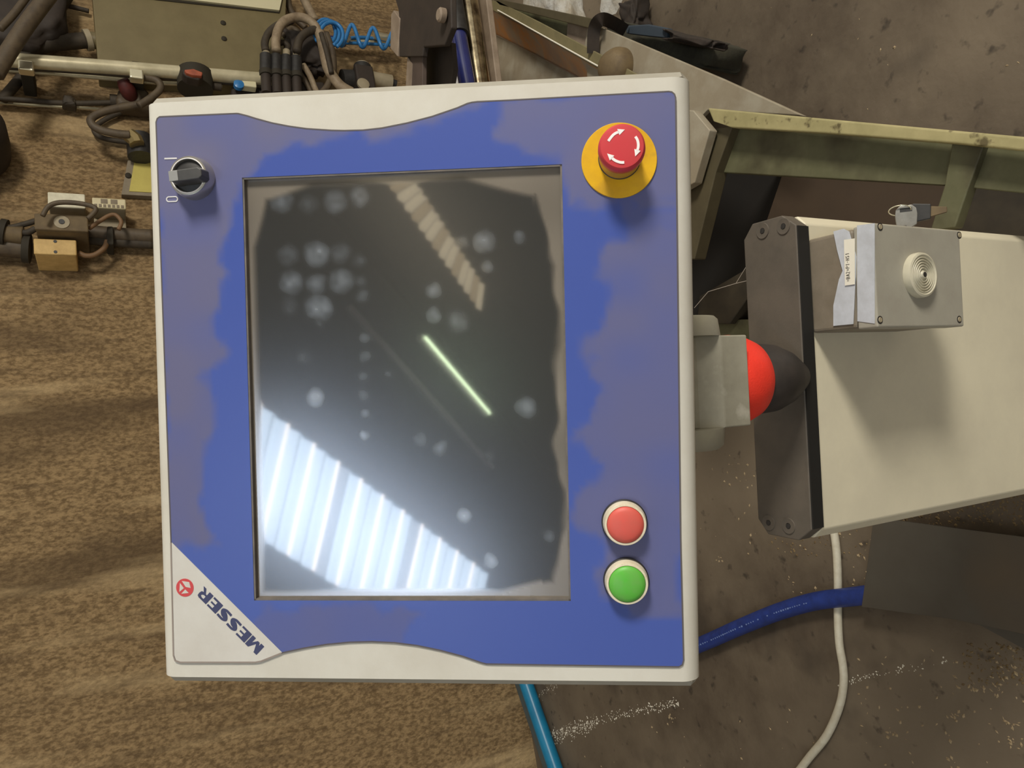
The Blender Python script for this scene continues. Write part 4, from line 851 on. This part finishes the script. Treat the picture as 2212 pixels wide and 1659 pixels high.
e, c_, hw, hh = wbox('junction_box', [(82, 463), (192, 464), (186, 498), (70, 496)], .20, 'jbox', 'jbox', 'brown dusty junction box behind the cream one, washer in its lid')
ob('washer', lathe(c_+WN*.20, WN, [(.026, 0), (.026, .003), (.012, .004)], 24), 'jgrey', e); ob('bolt_hole', lathe(c_+WN*.204, WN, [(.010, 0), (.010, .003)], 16), 'black', e)
e, c_, hw, hh = wbox('junction_box', [(108, 417), (186, 417), (180, 448), (100, 446)], .12, 'jgrey', 'clear', 'grey junction box with glossy clear lid, highest in the group')
e, c_, hw, hh = wbox('junction_box', [(204, 427), (274, 430), (268, 450), (196, 448)], .13, 'jgrey', 'jpaper', 'grey junction box with pale printed lid nearest the panel')
for k in range(7):
    ob('print_mark', boxv(c_+WN*.1305+WD*-hw*.6+Vector((0, 0, hh*(-.8+.27*k))), WD*.006, (0, 0, .005), WN*.0008), 'plgrey', e)
for k in (-1, 1):
    ob('print_mark', boxv(c_+WN*.1305+WD*hw*.3+Vector((0, 0, hh*.3*k)), WD*.010, (0, 0, .012), WN*.0008), 'plgrey', e)
ob('foot', boxv(c_+WN*.02-WD*(hw+.02), WD*.02, (0, 0, hh), WN*.02), 'jgrey', e, bevel=.003)
YP = empty('label_plate', W(290, 385, 0), 'small grey plate with a yellow label beside the panel edge', 'plate')
ob('plate', wslab([(276, 346), (340, 346), (336, 424), (262, 420)], .03, .03), 'plgrey', YP, bevel=.002)
ob('label', wslab([(290, 350), (340, 352), (336, 416), (279, 413)], .033, .003), 'ylabel', YP, label='yellow paper label')
ob('rivet', lathe(W(277, 380, .03), WN, [(.012, 0), (.012, .006), (.006, .010)], 16), 'darkgap', YP, smooth='auto')
wtube('wall_tube', [(185, 500), (240, 506), (330, 511)], .030, .06, 'cable', 'upper grey brown tube running from the boxes to the panel', 'conduit')
wtube('wall_tube', [(180, 516), (240, 522), (330, 528)], .020, .05, 'cableb', 'lower dark tube running from the boxes to the panel', 'conduit')
wtube('ribbed_tube', [(-30, 531), (20, 533), (62, 537)], .040, .06, 'cable', 'fat ribbed tube entering the boxes from the left', 'conduit')
wtube('upper_left_tube', [(-30, 500), (10, 504), (50, 509)], .036, .10, 'jbox', 'short pale tube left of the brown junction box', 'conduit')
wtube('bottom_left_tube', [(-30, 545), (30, 550), (68, 552)], .012, .03, 'cableb', 'thin dark tube under the fat ribbed tube', 'conduit')
tag(ob('tube_coupling', ptube([(0, 500), (14, 503)], .05, .10, sm=False, sides=16), 'darkgap', smooth='auto'), 'dark coupling on the short pale tube at the left edge', 'coupling')
tag(ob('tube_end_ring', ptube([(50, 536), (66, 538)], .056, .07, sm=False, sides=16), 'darkgap', smooth='auto'), 'dark end ring of the fat ribbed tube', 'coupling')
tag(ob('tube_strap', wslab([(231, 488), (244, 488), (246, 528), (230, 526)], .11, .10), 'darkgap', bevel=.006), 'black strap holding the two tubes right of the boxes', 'clip')
wtube('loop_cable', [(92, 466), (104, 447), (125, 438), (160, 438), (195, 444), (207, 452), (200, 463), (190, 472)], .009, .26, 'cable', 'brown cable arching over the brown junction box', 'cable')
wtube('feed_cable', [(192, 494), (215, 478), (235, 466), (248, 464), (258, 472), (262, 482), (256, 496)], .008, .16, 'copper', 'orange brown cable looping in front of the printed box', 'cable')
wtube('return_cable', [(170, 546), (185, 552), (205, 550), (225, 536), (232, 520)], .010, .10, 'copper', 'orange brown cable from the cream box to the strap', 'cable')
wtube('inlet_cable', [(-20, 497), (30, 490), (78, 477)], .011, .12, 'cableb', 'thin black cable reaching the brown junction box from the left', 'cable')
wtube('inlet_cable_lower', [(45, 502), (60, 502), (76, 494)], .012, .12, 'cableb', 'short black cable end below the thin black inlet cable', 'cable')
# ------------------------------------------------------------------ cables, plugs, blue hose and valve above the panel (top)
for i, (x_, y0_) in enumerate(((574, 118), (597, 120), (618, 122), (640, 124))):
    e = empty('cable_plug', W(x_, y0_+30, .20), ('leftmost', 'second', 'third', 'rightmost')[i]+' of four black cable plugs standing in a row above the panel', 'plug', 'cable plugs in a row')
    ob('plug_body', ptube([(x_, y0_+2), (x_, y0_+40)], .026, .24, sm=False, sides=18), 'black', e, smooth='auto')
    ob('collar', ptube([(x_, y0_+36), (x_+1, y0_+46)], .029, .24, sm=False, sides=18), 'darkgap', e, smooth='auto')
    ob('socket', ptube([(x_, y0_+46), (x_+2, y0_+84)], .022, .24, sm=False, sides=18), 'dark', e, smooth='auto')
    ob('neck', ptube([(x_+1, y0_-12), (x_, y0_+3)], .017, .24, sm=False, sides=12), 'jgrey', e, smooth='auto')
wtube('plug_cable', [(574, 110), (572, 92), (580, 72), (600, 55), (630, 44)], .017, .25, 'cableb', 'dark cable rising from the leftmost plug', 'cable')
wtube('plug_cable', [(597, 110), (596, 88), (602, 62), (618, 44), (645, 37), (668, 44), (682, 58), (690, 75)], .021, .27, 'cablet', 'tan cable arching high from the second plug', 'cable')
wtube('plug_cable', [(618, 112), (622, 100), (612, 92), (600, 95)], .013, .22, 'cableb', 'short thin cable of the third plug', 'cable')
wtube('plug_cable', [(641, 112), (646, 88), (660, 72), (680, 64), (690, 64)], .019, .27, 'cableb', 'dark cable curving from the rightmost plug', 'cable')
wtube('bundle_cable', [(690, 70), (698, 100), (704, 130), (712, 155), (735, 185), (760, 200)], .024, .27, 'cablet', 'thick pale grey cable bundle hanging under the blue loops', 'cable')
wtube('bundle_cable', [(704, 72), (716, 105), (720, 135), (718, 160), (705, 190), (690, 205)], .016, .25, 'cable', 'darker cable beside the pale grey bundle', 'cable')
wtube('bundle_cable', [(694, 72), (705, 110), (712, 140), (716, 158)], .012, .30, 'cableb', 'black cable in front of the pale grey bundle', 'cable')
wtube('top_cable', [(600, -20), (608, 20), (612, 50), (612, 90)], .020, .10, 'cablet', 'tan cable dropping from the top edge right of the cabinet', 'cable')
wtube('top_cable', [(620, -20), (625, 15), (640, 40), (660, 60)], .016, .10, 'cable', 'brown cable dropping from the top edge, second from the cabinet', 'cable')
wtube('top_cable', [(648, -20), (665, 15), (680, 45)], .022, .12, 'cablet', 'tan cable dropping from the top edge, nearest the blue hose', 'cable')
wtube('tangle_cable', [(610, 80), (630, 62), (650, 78), (640, 100), (655, 120)], .014, .16, 'cable', 'brown cable tangled inside the tan arch', 'cable')
wtube('tangle_cable', [(604, 60), (625, 75), (655, 82), (690, 84)], .016, .14, 'cableb', 'dark cable crossing inside the tan arch', 'cable')
wtube('tangle_cable', [(655, 140), (670, 165), (680, 190), (690, 210)], .014, .20, 'cablet', 'pale cable slanting from the rightmost plug to the panel', 'cable')
wtube('tangle_cable', [(650, 160), (662, 180), (672, 200), (676, 215)], .012, .18, 'cable', 'brown cable slanting below the pale slanting cable', 'cable')
tag(ob('connector_mass', blob(W(655, 120, .14), (0, 0, .10), WD*.12, WN*.05, 41, .3), 'dark', smooth=True), 'black connector block in the middle of the cable tangle', 'connector')
tag(ob('terminal_strip', wslab([(500, 186), (560, 176), (700, 176), (720, 230), (500, 250)], .17, .12), 'dark', bevel=.01), 'dark terminal strip under the four plugs at the panel edge', 'connector')
e = empty('terminal', W(520, 185, .15), 'small terminal with blue and white caps left of the plugs', 'terminal')
ob('blue_cap', lathe(W(515, 187, .20), WN, [(.022, 0), (.022, .02), (.01, .025)], 14), 'bluecoil', e, smooth='auto')
ob('white_cap', boxv(W(535, 184, .20), WD*.02, (0, 0, .035), WN*.02), 'creampaint', e, bevel=.005)
# blue spiral hose
cp = []
for k in range(40):
    t = k/39; x_ = 722+t*132; y_ = 73+t*14; amp = 25-5*t; ph = t*2*math.pi*2.9
    p = W(x_, y_+amp*math.sin(ph-.6), .20+.015*math.cos(ph-.6)); cp.append(p)
tag(ob('spiral_air_hose', tube(cp, .0095, sides=10, n=3), 'bluecoil', smooth=True), 'bright blue spiral air hose stretching to the iron block', 'hose')
for i in range(3):
    lp = [W(702+i*7+(23+i)*math.cos(t), 70+i*3+(28)*math.sin(t), .24+i*.02) for t in [math.pi*.75+2*math.pi*.80*k/20 for k in range(21)]]
    tag(ob('blue_hose_turn', tube(lp, .009, sides=8, n=2), 'bluecoil', smooth=True), ('outer left', 'middle', 'right')[i]+' turn of bright blue hose hanging over the cables', 'hose', 'blue hose turns')
wtube('blue_air_line', [(700, 84), (740, 84), (780, 81), (815, 84)], .009, .10, 'bluecoil', 'straight blue line behind the spiral hose', 'hose')
wtube('blue_air_line', [(720, 92), (780, 94), (850, 98)], .008, .12, 'bluecoil', 'lower straight blue line behind the spiral hose', 'hose')
AC = empty('air_cylinder', W(760, 90, .1), 'thin bright air cylinder behind the blue spiral hose', 'cylinder')
ob('cylinder_tube', ptube([(745, 88), (850, 94)], .016, .08, sm=False, sides=16), 'conduit', AC, smooth='auto')
ob('bright_end', ptube([(808, 76), (826, 80), (845, 84)], .020, .14, sm=False, sides=12), 'clip', AC, smooth='auto')
ob('bright_nut', lathe(W(748, 87, .12), WN, [(.02, 0), (.02, .02), (.012, .026)], 12), 'clip', AC, smooth='auto')
ob('dark_grip', ptube([(660, 86), (700, 88), (744, 90)], .026, .08, sm=False, sides=14), 'bluedark', AC, smooth='auto')
# pneumatic valve
PVv = empty('pneumatic_valve', W(790, 165, .1), 'black and grey pneumatic valve just above the panel edge', 'valve')
ob('valve_coil', ptube([(738, 172), (775, 174)], .048, .14, sm=False, sides=20), 'black', PVv, smooth='auto')
ob('valve_top', ptube([(783, 145), (783, 168)], .044, .16, sm=False, sides=20), 'black', PVv, smooth='auto')
ob('valve_cap', ptube([(783, 141), (783, 147)], .036, .16, sm=False, sides=20), 'jgrey', PVv, smooth='auto')
ob('valve_block', boxv(W(784, 180, .16), (0, 0, .045), WD*.07, WN*.05), 'dark', PVv, bevel=.008)
ob('valve_face', lathe(W(784, 183, .21), WN, [(.03, 0), (.03, .01), (.02, .014)], 20), 'jgrey', PVv, smooth='auto')
ob('valve_barrel', ptube([(800, 170), (845, 178)], .036, .15, sm=False, sides=20), 'jgrey', PVv, smooth='auto')
ob('barrel_tip', ptube([(845, 178), (856, 181)], .018, .15, sm=False, sides=14), 'black', PVv, smooth='auto')
